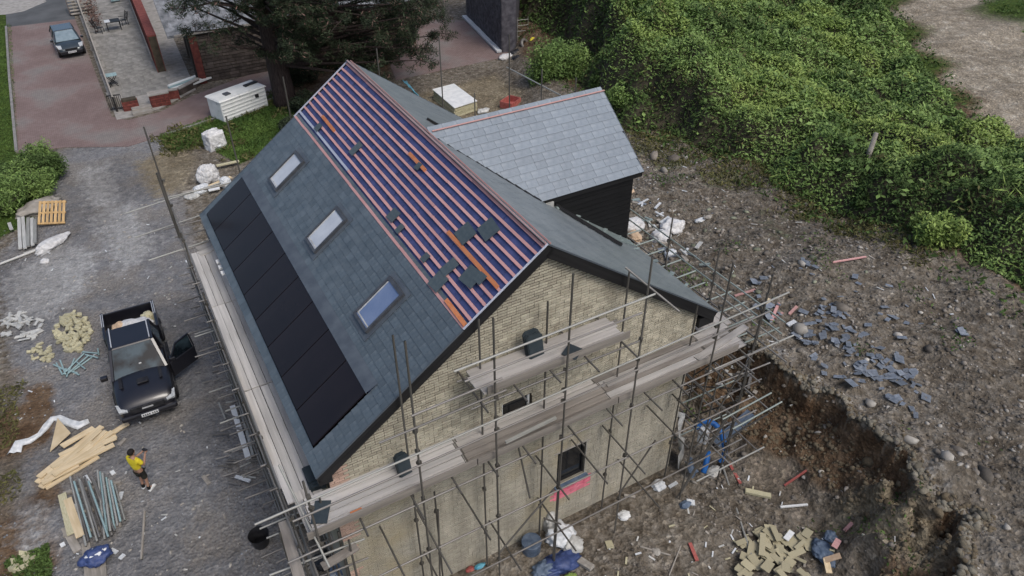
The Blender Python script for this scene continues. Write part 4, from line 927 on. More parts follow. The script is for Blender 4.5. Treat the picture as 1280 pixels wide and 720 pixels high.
# load in the bed
def blob(name,c,r,m,label=None,cat=None,group=None,seed=0,rough=.25,parent=None,rz=0,subd=2,boxy=0.):
    me=bpy.data.meshes.new(name); import bmesh
    bm=bmesh.new(); bmesh.ops.create_icosphere(bm,subdivisions=subd+2,radius=1)
    for v in bm.verts:
        n=mnoise.noise(v.co*1.6+Vector((seed*3.1,seed,0))); n2=mnoise.noise(v.co*4+Vector((seed,0,seed)))
        n3=1-abs(mnoise.noise(v.co*3.2+Vector((seed,7,seed))))*2; n3+=.6*(1-abs(mnoise.noise(v.co*7.5+Vector((seed,3,seed))))*2); k=1+n*rough*1.3+n2*rough*.5+n3*rough*.55
        if boxy: q_=max(abs(v.co.x),abs(v.co.y),abs(v.co.z)); k*=(1-boxy)+boxy*.8/q_
        co=v.co*k
        if co.z<-.45: co.z=-.45
        v.co=Vector((co.x*r[0],co.y*r[1],(co.z+.45)*r[2]*.8))
    bm.to_mesh(me); bm.free(); me.materials.append(m)
    if m.name not in ('rubble_stone','pale_stone','clay_clod'): me.polygons.foreach_set('use_smooth',[True]*len(me.polygons))
    o=bpy.data.objects.new(name,me); put(o,parent,Matrix.Translation(c)@Matrix.Rotation(rz,4,'Z')); return tag(o,label,cat,group)
blob('rubble_sack',(-1.75,25.0,.66),(.55,.35,.40),MT['bag'],'crumpled white sack lying in the bed of the black pickup','sack',seed=3)
blob('rubble_sack',(-2.25,25.1,.66),(.28,.3,.36),MT['tan'],'tan sack at the left of the pickup bed','sack',seed=5)
blob('rubble_sack',(-1.25,25.35,.66),(.22,.28,.33),MT['insul'],'olive yellow bundle in the right corner of the pickup bed','bundle',seed=6)
# hatchback
hc=thing('hatchback_car','small silver blue hatchback with shaded lower front parked on the brick driveway','car',(-1.52,61.3,0),R(-86))
st=[(-2.0,ring(.72,.4,.75,.8)),(-1.85,ring(.82,.3,.92,.95)),(-1.0,ring(.86,.28,.98,.98)),(.6,ring(.87,.28,.96,.97)),(1.0,ring(.86,.28,.93,.97)),(1.55,ring(.84,.28,.82,.88)),(1.88,ring(.74,.3,.68,.73)),(2.0,ring(.6,.36,.56,.58))]
loft(st).build('body',MT['paintb'],hc,True,local=True,sub=1)
vehicle_cab(hc,-1.8,1.05,-1.35,.25,.78,.60,.94,1.46,MT['paintb'],MT['carglass'],MT['carglassb'],mid=-.3)
MB().box((1.93,0,.45),(.22,1.45,.26)).build('front_bumper',MT['paintk'],hc,local=True,bevel=.06)  # shade of the lower front put into a dark bumper colour
MB().box((-1.98,0,.5),(.2,1.4,.3)).build('rear_bumper',MT['paintk'],hc,local=True,bevel=.05)
MB().box((1.97,0,.64),(.06,.8,.1)).build('grille',MT['darkplastic'],hc,local=True); plate(hc,2.05,0,.46)
for s in (-1,1):
    h=MB(); h.add([(1.55,s*.55,.80),(1.92,s*.55,.66),(1.86,s*.74,.66),(1.45,s*.84,.84),(1.55,s*.55,.84),(1.94,s*.55,.71),(1.88,s*.76,.72),(1.45,s*.86,.88)],[(0,1,5,4),(1,2,6,5),(2,3,7,6),(4,5,6,7),(0,3,2,1),(3,0,4,7)]); h.build('headlight',MT['lamp'],hc,local=True)
    MB().box((.75,s*.96,1.0),(.14,.18,.13)).build('wing_mirror',MT['paintk'],hc,local=True,bevel=.02)
    MB().box((0,s*.86,.33),(2.2,.05,.14)).build('sill_trim',MT['paintk'],hc,local=True)
    for x in (-1.25,1.28): wheel(hc,x,s*.76,.31,.2,s)
# ================= PERSON =================
def skinobj(name,verts,edges,rad,m,parent,root=0,sub=2):
    me=bpy.data.meshes.new(name); me.from_pydata(verts,edges,[]); me.materials.append(m)
    o=bpy.data.objects.new(name,me); put(o,parent,WM[parent.name])
    md=o.modifiers.new('skin','SKIN'); md.use_smooth_shade=True
    ly=me.skin_vertices[0] if me.skin_vertices else None
    if ly is None:
        bpy.context.view_layer.objects.active=o; me.skin_vertices.new() if hasattr(me.skin_vertices,'new') else None
        ly=me.skin_vertices[0]
    for i,r in enumerate(rad):
        ly.data[i].radius=r if isinstance(r,tuple) else (r,r); ly.data[i].use_root=(i==root)
    s=o.modifiers.new('sub','SUBSURF'); s.levels=s.render_levels=sub; return o
pp=P(184,611); pe=thing('person','person in yellow t-shirt and black shorts standing on gravel holding a small device','person',(pp[0],pp[1],g1(pp[0],pp[1])),R(-50))
PV=[(0,0,.93),(0,-.01,1.12),(0,0,1.36),(0,.01,1.47),(0,.03,1.56), (.09,0,.86),(.10,.03,.50),(.10,-.01,.10),(.11,.14,.05),(-.09,0,.86),(-.11,.05,.50),(-.12,.0,.10),(-.14,.15,.05),
    (.17,0,1.40),(.24,.06,1.14),(.10,.30,1.24),(.06,.37,1.27),(-.17,0,1.40),(-.25,.05,1.14),(-.11,.29,1.23),(-.06,.37,1.27)]
PE=[(0,1),(1,2),(2,3),(3,4),(0,5),(5,6),(6,7),(7,8),(0,9),(9,10),(10,11),(11,12),(2,13),(13,14),(14,15),(15,16),(2,17),(17,18),(18,19),(19,20)]
PR_=[(.13,.10),(.12,.095),(.13,.10),.052,.05,.085,.058,.040,.032,.085,.058,.040,.032,.052,.042,.032,.028,.052,.042,.032,.028]
try:
    bod=skinobj('body',PV,PE,PR_,MT['skin'],pe)
    skinobj('tshirt',[(0,0,.95),(0,-.01,1.12),(0,0,1.34),(0,.0,1.45),(.18,0,1.40),(.235,.045,1.22),(-.18,0,1.40),(-.245,.04,1.22)],[(0,1),(1,2),(2,3),(2,4),(4,5),(2,6),(6,7)],[(.165,.13),(.15,.12),(.165,.125),(.085,.08),.078,.072,.078,.072],MT['shirt'],pe)
    skinobj('shorts',[(0,0,.95),(.09,.0,.84),(.105,.03,.52),(-.09,0,.84),(-.115,.045,.52)],[(0,1),(1,2),(0,3),(3,4)],[(.15,.12),.105,.09,.105,.09],MT['shorts'],pe)
except Exception as ex: print('SKIN FAIL',ex)
# head with face, hair
hd=MB()
def ell(mb,c,r,n=14,k=9,zc=None):
    b=len(mb.v)
    for i in range(1,k):
        a=math.pi*i/k
        for j in range(n): q=2*math.pi*j/n; mb.v.append((c[0]+r[0]*math.sin(a)*math.cos(q),c[1]+r[1]*math.sin(a)*math.sin(q),c[2]+r[2]*math.cos(a)))
    mb.v.append((c[0],c[1],c[2]+r[2])); mb.v.append((c[0],c[1],c[2]-r[2])); T_,B_=len(mb.v)-2,len(mb.v)-1
    for i in range(k-2):
        for j in range(n): mb.f.append((b+i*n+j,b+(i+1)*n+j,b+(i+1)*n+(j+1)%n,b+i*n+(j+1)%n))
    for j in range(n): mb.f.append((T_,b+j,b+(j+1)%n)); mb.f.append((B_,b+(k-2)*n+(j+1)%n,b+(k-2)*n+j))
    return mb
ell(hd,(0,.035,1.64),(.078,.095,.115)); ell(hd,(0,.13,1.625),(.014,.022,.022),8,6)
for s in (-1,1): ell(hd,(s*.08,.03,1.63),(.012,.022,.032),8,6)
ho=hd.build('head',MT['skin'],pe,True,local=True)
ell(MB(),(0,.015,1.675),(.092,.108,.108)).build('hair',MT['hair'],ho,True,local=True)
fc=MB()
for s in (-1,1): ell(fc,(s*.03,.122,1.645),(.012,.008,.007),8,5)
fc.box((0,.124,1.585),(.045,.01,.008)); fc.build('eyes_and_mouth',MT['hair'],ho,local=True)
for s in (-1,1):
    hn=MB(); ell(hn,(s*.055,.40,1.275),(.022,.045,.035),10,7)
    for f in range(4):
        z=1.30-.016*f; L_=(.055,.062,.058,.045)[f]
        hn.tube([(s*.06,.43,z),(s*.05,.43+L_*.6,z),(s*.028,.43+L_*.75,z-.004)],[.009,.008,.007],6)
    hn.tube([(s*.05,.39,1.305),(s*.035,.42,1.325),(s*.022,.435,1.325)],[.011,.01,.008],6)
    hn.build('hand',MT['skin'],pe,True,local=True)
    sh=MB(); ell(sh,(s*.115 if s>0 else -.135,.085,.045),(.05,.145,.05),12,7); sh.box((s*.115 if s>0 else -.135,.085,.012),(.09,.27,.022)); sh.build('shoe',MT['white'],pe,True,local=True)
    sk=MB(); x=.10 if s>0 else -.12; sk.tube([(x,-.0,.06),(x,-.0,.20)],[.05,.046],10); sk.build('sock',MT['sock'],pe,True,local=True)
tag(MB().box((pp[0]+.33,pp[1]+.29,1.30),(.15,.09,.05),rz=R(-50)).build('controller',MT['darkplastic'],bevel=.01),'small dark handset held by the person in yellow','controller')
# ================= SITE CLUTTER =================
def gz(x,y): return g1(x,y)
def on(px,py,dz=0.):
    p=GP(px,py); return Vector((p[0],p[1],p[2]+dz))
def lay_bar(name,pa,pb,w,t,m,label=None,cat=None,group=None,dz=0.,parent=None,dz2=None):
    a=on(*pa); b=on(*pb); a.z+=t/2+dz; b.z+=t/2+(dz if dz2 is None else dz2)
    o=plank(name,a,b,w,t,MT[m],parent); return tag(o,label,cat,group)
def lay_rod(name,pa,pb,r,m,label=None,cat=None,group=None,dz=0.,parent=None,dz2=None):
    a=on(*pa); b=on(*pb); a.z+=r+dz; b.z+=r+(dz if dz2 is None else dz2)
    return tag(rod(name,a,b,r,MT[m],parent),label,cat,group)
# --- pallet leaning on the waste heap ---
c=on(68,276); pl=thing('pallet','yellowish wooden pallet lying tilted on the stack of grey profiles','pallet',(c.x+.05,c.y,c.z+.42),R(-14))
MP=WM[pl.name]@Matrix.Rotation(R(6),4,'Y')@Matrix.Rotation(R(30),4,'X')
for k in range(7):
    a=MP@Vector((-.5+k*.165,-.62,.06)); b=MP@Vector((-.5+k*.165,.62,.06)); plank('slat',a,b,.105,.022,MT['pallet'],pl,up=MP.to_3x3()@Vector((0,0,1)))
for k in (-.56,0,.56):
    a=MP@Vector((-.56,k,0)); b=MP@Vector((.56,k,0)); plank('bearer',a,b,.09,.085,MT['pallet'],pl,up=MP.to_3x3()@Vector((0,0,1)))
# --- grey profiles beside the pallet ---
for k,(a,b,m) in enumerate((((25,272),(27,314),'foil'),((30,272),(33,314),'foil'),((37,276),(37,312),'steelp'),((42,277),(43,311),'foil'),((46,279),(46,309),'steelp'),((14,284),(17,292),'foil'))):
    lay_bar('metal_profile',a,b,.14,.06,m,['grey metal profile at the left edge of the profile stack','second grey profile from the left in the stack','third grey profile, near the stack middle','fourth grey profile from the left','rightmost grey profile next to the pallet','short grey profile off the left of the stack'][k],'metal profile','grey profiles stacked by the pallet',dz=.1+.02*k)
lay_rod('drain_pipe',(-12,336),(46,314),.055,'foil','long grey pipe running off the photo left of the white bag','pipe')
lay_rod('drain_pipe',(30,318),(48,312),.05,'steelp','short grey pipe end beside the white bag','pipe')
c=on(65,308); blob('plastic_bag',c,(.75,.28,.25),MT['bag'],'long white plastic bag on the gravel in front of the pallet','bag',seed=11,rz=R(40),rough=.3)
c=on(56,328); blob('plastic_bag',c,(.16,.14,.12),MT['bag'],'small round white bag below the long white bag','bag',seed=12)
c=on(50,262); blob('waste_sacks',c,(.9,.5,.35),MT['timberg'],'grey brown heap of sacking behind the pallet','sacking',seed=13,rz=.4)
# --- pale block heaps ---
def where(px,py,cx,cy,rx,ry):
    a=(px-cx)/max(rx,1); b=(py-cy)/max(ry,1)
    V=['top edge','upper part','middle','lower part','bottom edge'][int(min(4,max(0,(b+1)/2*5)))]; Hh=['far left','left','centre','right','far right'][int(min(4,max(0,(a+1)/2*5)))]
    return V,Hh
def szw(s,a,b): return 'small' if s<a else ('medium' if s<b else 'large')
HZ=[0,0,1,1]
def heap(cx,cy,rx,ry,n,hh,fn):
    HZ[:]=[cx,cy,rx,ry]
    for k in range(n):
        a=rnd(0,6.28); r=math.sqrt(random.random()); px,py=cx+math.cos(a)*r*rx,cy+math.sin(a)*r*ry
        fn(px,py,(1-r)*hh*rnd(.3,1),k)
def blk(m,lab,cat,grp,d=(.26,.13,.10),var=.3):
    def f(px,py,dz,k):
        p=on(px,py,dz+.05); s=[v*rnd(1-var,1+var) for v in d]
        M=Matrix.Translation(p)@Matrix.Rotation(rnd(0,3.14),4,'Z')@Matrix.Rotation(rnd(-.4,.4),4,'X')@Matrix.Rotation(rnd(-.3,.3),4,'Y')
        o=bpy.data.objects.new(cat.replace(' ','_'),irreg(m)); o['_']=0; del o['_']
        put(o,None,M@Matrix.Diagonal((*s,1))); v_,h_=where(px,py,*HZ); tag(o,szw(s[0]/d[0],.88,1.12)+' '+lab+', '+v_+' '+h_,cat,grp)
    return f
_IR={}
def irreg(m):
    k=(m,random.randint(0,4))
    if k not in _IR:
        mb=MB(); mb.box((0,0,0),(1,1,1)); mb.v=[tuple(c_+rnd(-.09,.09) for c_ in v) for v in mb.v]; _IR[k]=mb.mesh('block',MT[m])
    return _IR[k]
random.seed(21)
heap(92,417,22,25,105,.30,blk('insul','pale yellow block in the heap by the pickup','yellow block','pale yellow blocks heaped left of the pickup',(.22,.12,.09)))
heap(52,442,16,12,26,.06,blk('insul','pale fragment between the two block heaps','fragment','pale fragments left of the block heap',(.2,.09,.06)))
heap(28,410,28,18,42,.08,blk('foil','grey white offcut on pale ground at the left','offcut','grey white offcuts at the left edge',(.32,.12,.05),.5))
heap(30,705,16,12,9,.1,blk('insul','pale fragment beside the bottom left weeds','fragment','fragments in the bottom left corner',(.22,.14,.1)))
# teal tubes in a loose pile
for k,(a,b) in enumerate((((71,455),(79,470)),((76,452),(83,470)),((80,470),(106,444)),((86,470),(112,447)),((90,466),(118,446)),((75,462),(98,468)),((104,442),(124,444)),((108,446),(124,450)),((82,462),(100,470)),((84,473),(94,450)),((68,458),(86,466)),((97,455),(108,464)),((123,437),(124,445)))):
    lay_rod('teal_tube',a,b,.028,'teal',['teal tube at the left end of the tangle, upright','second upright teal tube at the left of the tangle','longest slanting teal tube in the tangle','slanting teal tube reaching the tangle top','lowest slanting teal tube in the tangle','teal tube crossing the left part of the tangle','teal tube along the top of the tangle','second tube along the tangle top','short teal tube in the tangle centre','teal tube across the bottom of the tangle','flat short teal tube at the far left','stubby teal tube right of centre','short upright teal tube at the top right'][k]+' beside the truck','tube','teal tubes piled left of the pickup',dz=.02+.02*(k%4))
# white polythene strip
pts=[(18,568),(24,556),(38,552),(50,545),(58,535),(66,525),(76,524),(88,530),(100,533),(112,528)]
mb=MB(); q=[on(*p,.05) for p in pts]; w=[.22,.18,.10,.08,.10,.12,.12,.14,.18,.08]
for i,p in enumerate(q):
    d=(q[min(i+1,len(q)-1)]-q[max(i-1,0)]).normalized(); s=Vector((-d.y,d.x,0))
    for o_,h in ((-1,-.03),(-.5,.05),(0,.0),(.5,.07),(1,-.03)): mb.v.append(tuple(p+s*w[i]*o_+Vector((0,0,h+rnd(-.02,.03)))))
for i in range(len(q)-1):
    for k in range(4): a=i*5+k; mb.f.append((a,a+1,a+6,a+5))
o=mb.build('polythene_strip',MT['film'],smooth=True); m_=o.modifiers.new('th','SOLIDIFY'); m_.thickness=.01; tag(o,'twisted white polythene strip curling beside the timber pile','plastic sheet')
# --- timber pile ---
tim=[((47,605),(110,550),.2),((52,612),(118,556),.22),((50,600),(128,534),.2),((60,603),(127,541),.18),((68,590),(132,548),.22),((70,600),(130,558),.2),((58,612),(124,572),.14),((75,580),(147,550),.2),((90,575),(146,546),.16),((55,608),(100,584),.2),((80,563),(118,536),.22),((72,598),(134,563),.16),((66,585),(112,560),.2),((85,590),(133,562),.14),((76,573),(128,545),.2),((62,597),(90,578),.24)]
tl=['timber board at the lower left of the fanned pile','timber board crossing the pile low down','longest timber board reaching the top of the pile','timber board second from the top edge','timber board in the pile middle with a ragged end','timber board under the middle of the pile','short timber board at the bottom of the pile','timber board pointing furthest right toward the pickup','timber board ending just left of the pickup corner','stubby timber board at the lower left end','timber board near the triangular sheet','timber board along the lower right side','timber board in the left middle of the pile','thin timber board at the lower right end','timber board on top of the pile centre','short wide timber board at the left end']
for k,(a,b,w) in enumerate(tim): lay_bar('timber_board',a,b,w,.045,'timber',tl[k],'timber board','fresh timber boards piled by the person',dz=.03+.035*(k%6),dz2=.02+.03*((k*3)%6))
for k in range(9):
    x0=58+k*5.5; y0=598-k*3+rnd(-8,8); lay_bar('timber_board',(x0,y0),(x0+rnd(34,60),y0-rnd(26,42)),rnd(.1,.2),.045,'timber',['under layer','top layer'][k%2]+' timber board %s in the pile'%['at the lower left','left of centre','near the left edge','below the middle','in the very middle','right of the middle','toward the upper right','at the right','at the right tip'][k],'timber board','fresh timber boards piled by the person',dz=.05+.03*(k%4))
a=on(64,568,.1); b=on(75,528,.2); c=on(92,548,.25)
mb=MB(); n=Vector((0,0,.02)); mb.add([a,c,b,a+n,c+n,b+n],[(2,1,0),(3,4,5),(0,1,4,3),(1,2,5,4),(2,0,3,5)]); tag(mb.build('plywood_triangle',MT['timber']),'triangular yellow plywood sheet at the top of the timber pile','plywood sheet')
# --- scaffold tube stack ---
for k in range(11):
    x0=90+k*3.0; x1=104+k*3.6
    lay_rod('steel_tube',(x0,600+(k%3)*4),(x1+6,686-(k%4)*3-k*1.1),.032,'teal' if k in(2,8) else ('steelp' if k%4==0 else 'steel'),'%s scaffold tube in the upright bundle below the timber, %s'%(('teal' if k in(2,8) else 'grey'),['leftmost','second from left','third from left','fourth from left','fifth from left','middle one','sixth from the right end','fifth from right','fourth from right','third from right','second from right'][k]),'scaffold tube','scaffold tubes stacked below the timber',dz=.12+.04*(k%3))
for k in range(7):
    x0=124+k*3.6; lay_rod('steel_tube',(x0,592+k*3),(x0+9+k*.6,678-k*4),.032,'teal' if k%2 else 'steelp','%s scaffold tube in the right-hand bundle beside the person'%['pale','teal','second pale','second teal','third pale','third teal','rightmost pale'][k],'scaffold tube','scaffold tubes stacked below the timber',dz=.12+.04*(k%3))
for k,(y,) in enumerate(((612,),(640,),(665,))): lay_bar('bearer',(80,y+6),(152,y-8),.09,.09,'timberg',['grey timber bearer under the far end of the tubes','grey timber bearer under the middle of the tubes','grey timber bearer under the near end of the tubes'][k],'bearer','bearers under the tube stack')
for k,(a,b) in enumerate((((80,622),(92,672)),((87,628),(103,675)),((82,660),(98,690)),((108,680),(114,740)),((118,690),(124,740)),((126,690),(130,740)))):
    lay_bar('scaffold_plank',a,b,.22,.04,'timber' if k==1 else ('timberg' if k>1 else 'insul'),['pale plank left of the tube stack','bright plank beside the tubes, second from left','grey stub plank under the tube ends','grey plank below the blue bag, left one','grey plank below the blue bag, middle one','grey plank below the blue bag, right one'][k],'plank','planks beside the tube stack',dz=.15 if k<2 else .02)
c=on(123,700,.1); blob('tool_bag',c,(.34,.26,.22),MT['bluetarp'],'blue tool bag with white lining on planks at the bottom left','bag',seed=31)
o=blob('bag_lining',c+Vector((0,.02,.14)),(.24,.16,.10),MT['film'],'white cloth bunched on top of the blue tool bag','cloth',seed=32)
lay_rod('wooden_pole',(181,640),(177,700),.035,'timberg','thin brown pole lying alone on the gravel','pole')
for k,(a,b,m) in enumerate((((149,558),(157,549),'timberg'),((93,632),(97,640),'white'),((150,626),(153,616),'film'),((140,590),(143,594),'white'),((107,596),(113,606),'film'),((139,688),(147,692),'film'),((150,700),(156,694),'film'),((254,596),(262,606),'timberg'),((78,680),(80,684),'white'))):
    lay_bar('scrap_board',a,b,.12,.03,m,['grey offcut between timber pile and person','white scrap on the tube bundle top','white scrap beside the tube stack at mid height','tiny white scrap right of the tube tops','white strip across the tube tops','white scrap right of the blue bag','pale scrap below right of the blue bag','grey scrap on gravel near scaffold foot','white scrap left of the lower tubes'][k],'scrap','scraps on the gravel yard',dz=.03)
# bin beside scaffold
c=on(327,680); mb=MB(); mb.tube([(c.x,c.y,0),(c.x,c.y,.04),(c.x,c.y,.42),(c.x,c.y,.45)],[.2,.22,.27,.29],18,cap=False); mb.tube([(c.x,c.y,.05),(c.x,c.y,.06)],.21,18)
o=mb.build('builders_bucket',MT['darkplastic'],smooth=True); tag(o,'round black bucket standing left of the scaffold near corner','bucket')
# clutter under and left of the left scaffold
cl=[((292,512),(312,578),.17,'white','long white board lying among tubes at the left scaffold foot'),((300,508),(318,575),.08,'steelp','thin pale bar beside the long white board'),((268,548),(300,545),.05,'steel','short tube lying left of the white board'),((275,508),(283,528),.05,'steelp','bent tube end at the scaffold foot above the white board'),((296,600),(314,606),.10,'film','pale crumpled strip near the scaffold foot')]
for a,b,w,m,l in cl: lay_bar('site_offcut',a,b,w,.05,m,l,'offcut',dz=.15)
for k in range(26):
    px=rnd(268,318); py=rnd(505,610); L_=rnd(8,22); an=rnd(-.5,.5); lay_rod('scaffold_fitting',(px,py),(px+L_*math.cos(an),py-L_*math.sin(an)*1),.03,random.choice(['steel','steeld','steel','steelp']),'%s grey fitting in the litter along the left scaffold foot, %s'%(szw(L_,12,17),['by the pickup door','level with the timber pile','level with the person','below the person'][int(min(3,max(0,(py-505)/28)))]),'fitting','fittings strewn along the left scaffold foot',dz=rnd(.0,.2))
for k in range(14):
    px=rnd(238,268); py=rnd(360,500); lay_rod('scaffold_fitting',(px,py),(px+rnd(4,14),py-rnd(0,5)),.025,'steel','short grey fitting under the left transoms %s'%['beyond the pickup bed','beside the pickup cab','beside the open pickup door'][int(min(2,(py-360)/47))],'fitting','fittings strewn along the left scaffold foot',dz=rnd(0,.1))
for k,(px,py,m,r) in enumerate(((430,700,'bluegrey',.35),(445,690,'film',.2),(420,712,'film',.25),(438,712,'red',.15),(405,690,'darkplastic',.3),(452,708,'darkplastic',.25))):
    p=P(px,py,.5); blob('rubbish_bag',(p[0],p[1],.05),(r,r*.8,r*.8),MT[m],['blue grey bag','small white bag','white sheet bundle','red scrap bundle','black bag on the left','black bag on the right'][k]+' at the near left corner of the scaffold','rubbish bag',seed=40+k)
# ---- bags and waste beyond the left scaffold ----
for k,(px,py,rx,ry,rz_,m,l) in enumerate(((270,184,.95,.8,1.1,'bag','big white builder bag standing on the grass edge beyond the roof'),(262,226,.8,.6,.9,'bag','slumped white bag behind the far left corner of the roof'),(252,240,.6,.4,.4,'film','flattened white bag beside the slumped one'),(283,232,.45,.35,.5,'film','white bundle right of the slumped bag'),(240,246,.5,.5,.15,'foil','crumpled grey sheeting at the far left scaffold corner'))):
    c=on(px,py); blob('builders_bag',c,(rx*.62,ry*.62,rz_*.8),MT[m],l,'builder bag',seed=50+k,rough=.2 if k else .1,subd=3,boxy=.85 if k==0 else .2,rz=.3)
for k,(a,b,m) in enumerate((((262,238),(290,226),'timber'),((272,212),(300,206),'insul'),((230,246),(282,236),'weed'),((262,243),(276,240),'white'),((275,188),(277,178),'white'))):
    lay_bar('waste_board',a,b,.2,.05,'timberg' if m=='weed' else m,['tan board across the bags at the far corner','yellow board behind the slumped bag','dark olive board in front of the bags','white scrap before the bags','white scrap below the big bag'][k],'board',dz=.2)
# ================= RIGHT SIDE =================
# dumped slates
random.seed(5)
spots=[]
for cx,cy,rx,ry,n in ((1040,396,26,18,16),(1052,420,36,16,16),(1090,448,44,16,20),(1105,468,48,18,22),(1020,418,22,20,12),(1122,484,30,22,14),(1110,410,44,22,7),(1012,335,20,14,8),(960,382,26,22,12),(1206,418,12,8,4),(1075,478,55,14,8),(1000,425,10,6,4),(948,350,14,12,4),(1035,440,45,35,12),(835,320,20,12,6),(1070,380,90,50,12),(1150,505,30,22,6)):
    for k in range(int(n*.92)):
        a=rnd(0,6.28); r=math.sqrt(random.random()); spots.append((cx+math.cos(a)*r*rx*.8,cy+math.sin(a)*r*ry*.85))
_SV=[]
for k in range(7):
    mb=MB(); n=random.choice((4,4,5,6)); base=[(-.5,-.5),(.5,-.5),(.5,.5),(-.5,.5)] if n==4 else ([(-.5,-.5),(.45,-.5),(.5,.1),(.1,.5),(-.5,.4)] if n==5 else [(-.5,-.3),(-.1,-.5),(.5,-.4),(.45,.3),(.1,.5),(-.45,.45)])
    mb.prism([(x+rnd(-.08,.08),y+rnd(-.08,.08)) for x,y in base],-.5,.5); _SV.append(mb.mesh('slate',MT['slate_old']))
SL_L=['blue grey slate in the main spill on the rubble bank','blue grey slate in the lower tail of the spill near the bank edge','blue grey slate in the left cluster of the spill','loose slate beside the scaffold rail on the rubble','loose slate at the upper small cluster near the red lath']
for k,(px,py) in enumerate(spots):
    p=on(px,py); s=rnd(.16,.42)*rnd(.8,1); s2=s*rnd(.45,.9)
    M=Matrix.Translation(p+Vector((0,0,rnd(.03,.12))))@Matrix.Rotation(rnd(0,6.28),4,'Z')@Matrix.Rotation(rnd(-.35,.35),4,'X')@Matrix.Rotation(rnd(-.35,.25),4,'Y')@Matrix.Diagonal((s,s2,.012,1))
    o=bpy.data.objects.new('dumped_slate',random.choice(_SV)); put(o,None,M)
    l=SL_L[1] if py>455 else (SL_L[3] if px<985 else (SL_L[4] if py<355 else (SL_L[2] if px<1036 else SL_L[0])))
    gi=SL_L.index(l) if 860<=px<=1180 else None
    if px>1180: l='blue slate lying alone on the right of the bank'
    if px<860: l='slate scrap on rubble behind the right eaves'
    v_,h_=where(px,py,1065,440,75,60); shp=['square','square','clipped','broken','pointed'][k%5] if False else {4:'square',5:'clipped',6:'broken'}[len(o.data.vertices)//2]
    if l in SL_L[:3]: l='%s %s blue slate, %s %s of the spill%s'%(szw(s,.25,.32),shp,v_,h_,['',', near the bank lip',', left cluster'][SL_L.index(l)]); lk=1
    else: l='%s %s '%(szw(s,.25,.32),shp)+l; lk=0
    tag(o,l,'slate',['slates dumped on the rubble: main spill','slates dumped on the rubble: lower tail','slates dumped on the rubble: left cluster','slates dumped beside the scaffold rail','slates by the red lath'][gi] if gi is not None else ('stray slates on the right' if px>1180 else 'slate scraps behind the eaves'))
# laths, timbers, tubes
for a,b,w,t,m,n,l in (((1040,329),(1082,322),.07,.04,'batten','red_lath','pink lath lying on the rubble above the slate spill'),
 ((964,402),(973,380),.10,.04,'batten','red_lath','pink lath standing out by the scaffold corner'),
 ((968,398),(978,392),.08,.04,'ridge','red_lath','short red piece beside the pink lath'),
 ((918,371),(944,363),.09,.04,'ridge','red_lath','red lath crossing behind the scaffold rail'),
 ((986,394),(996,384),.1,.04,'ridge','red_lath','small red bracket shaped scrap near the slates'),
 ((984,408),(994,403),.16,.06,'film','white_offcut','white block on rubble beside the red scrap'),
 ((980,608),(1008,589),.06,.04,'red','red_lath','dark red lath on the excavation floor'),
 ((931,615),(963,622),.16,.09,'yellow','yellow_timber','yellow timber on the excavation floor'),
 ((975,635),(1009,632),.06,.05,'white','white_batten','white batten on the excavation floor'),
 ((862,680),(871,702),.10,.05,'red','red_board','red stick near the bottom of the excavation'),
 ((911,580),(925,605),.09,.04,'red','red_lath','red lath beside the long pale pole'),
 ((800,684),(838,695),.04,.03,'timberg','thin_lath','thin grey lath on the floor near the bottom'),
 ((760,678),(763,686),.2,.06,'insul','yellow_offcut','yellow offcut on the dirt below the window'),
 ((954,388),(962,375),.14,.05,'timber','tan_offcut','tan offcut at the scaffold rail end'),
 ((1055,665),(1065,655),.10,.05,'batten','red_scrap','pink scrap near the clay mound'),
 ((722,610),(735,625),.05,.04,'timberg','thin_lath','thin lath leaning beside the gable foot'),
 ((785,600),(797,596),.06,.04,'film','white_strip','white strip on the floor near the wall'),
 ((780,620),(794,622),.08,.04,'timberg','grey_offcut','grey offcut on the floor near the wall'),
 ((836,610),(846,604),.10,.04,'film','white_strip','white strip on the floor below the scaffold'),
 ((858,628),(868,630),.18,.05,'film','white_strip','white piece below the blue pipe'),
 ((724,702),(740,712),.2,.1,'stonep','kerb_block','pale block lying near the round lid')):
    if m=='yellow': m='insul'
    lay_bar(n,a,b,w,t,m,l,n.split('_')[-1],dz=.02)
lay_rod('long_pole',(899,575),(938,698),.035,'steelp','long pale pole lying across the excavation floor','pole',dz=.1)
lay_rod('lath_pole',(836,720),(868,640),.02,'timberg','thin dark stick on the floor at the bottom','stick')
# blue pipe
pts=[(870,535,.95),(877,528,1.15),(885,527,1.2),(893,530,1.15),(900,538,1.0),(904,550,.8),(906,562,.5),(904,571,.25),(900,577,.08)]
def smooth(q,n=4):
    q=[Vector(v) for v in q]; o=[]
    for i in range(len(q)-1):
        a,b,c,d=q[max(i-1,0)],q[i],q[i+1],q[min(i+2,len(q)-1)]
        for k in range(n):
            t=k/n; o.append(.5*((2*b)+(c-a)*t+(2*a-5*b+4*c-d)*t*t+(3*b-a-3*c+d)*t**3))
    return o+[q[-1]]
mb=MB(); mb.tube(smooth([P(x,y,z) for x,y,z in pts]),.085,12); tag(mb.build('blue_pipe',MT['blue'],smooth=True),'bright blue bent duct pipe arching beside the house corner','pipe')
mb=MB(); mb.tube([P(x,y,z) for x,y,z in ((885,564,.5),(884,572,.4),(882,582,.2),(879,591,.07))],.09,10); tag(mb.build('blue_pipe',MT['blue'],smooth=True),'short blue pipe end next to the arching blue pipe','pipe')
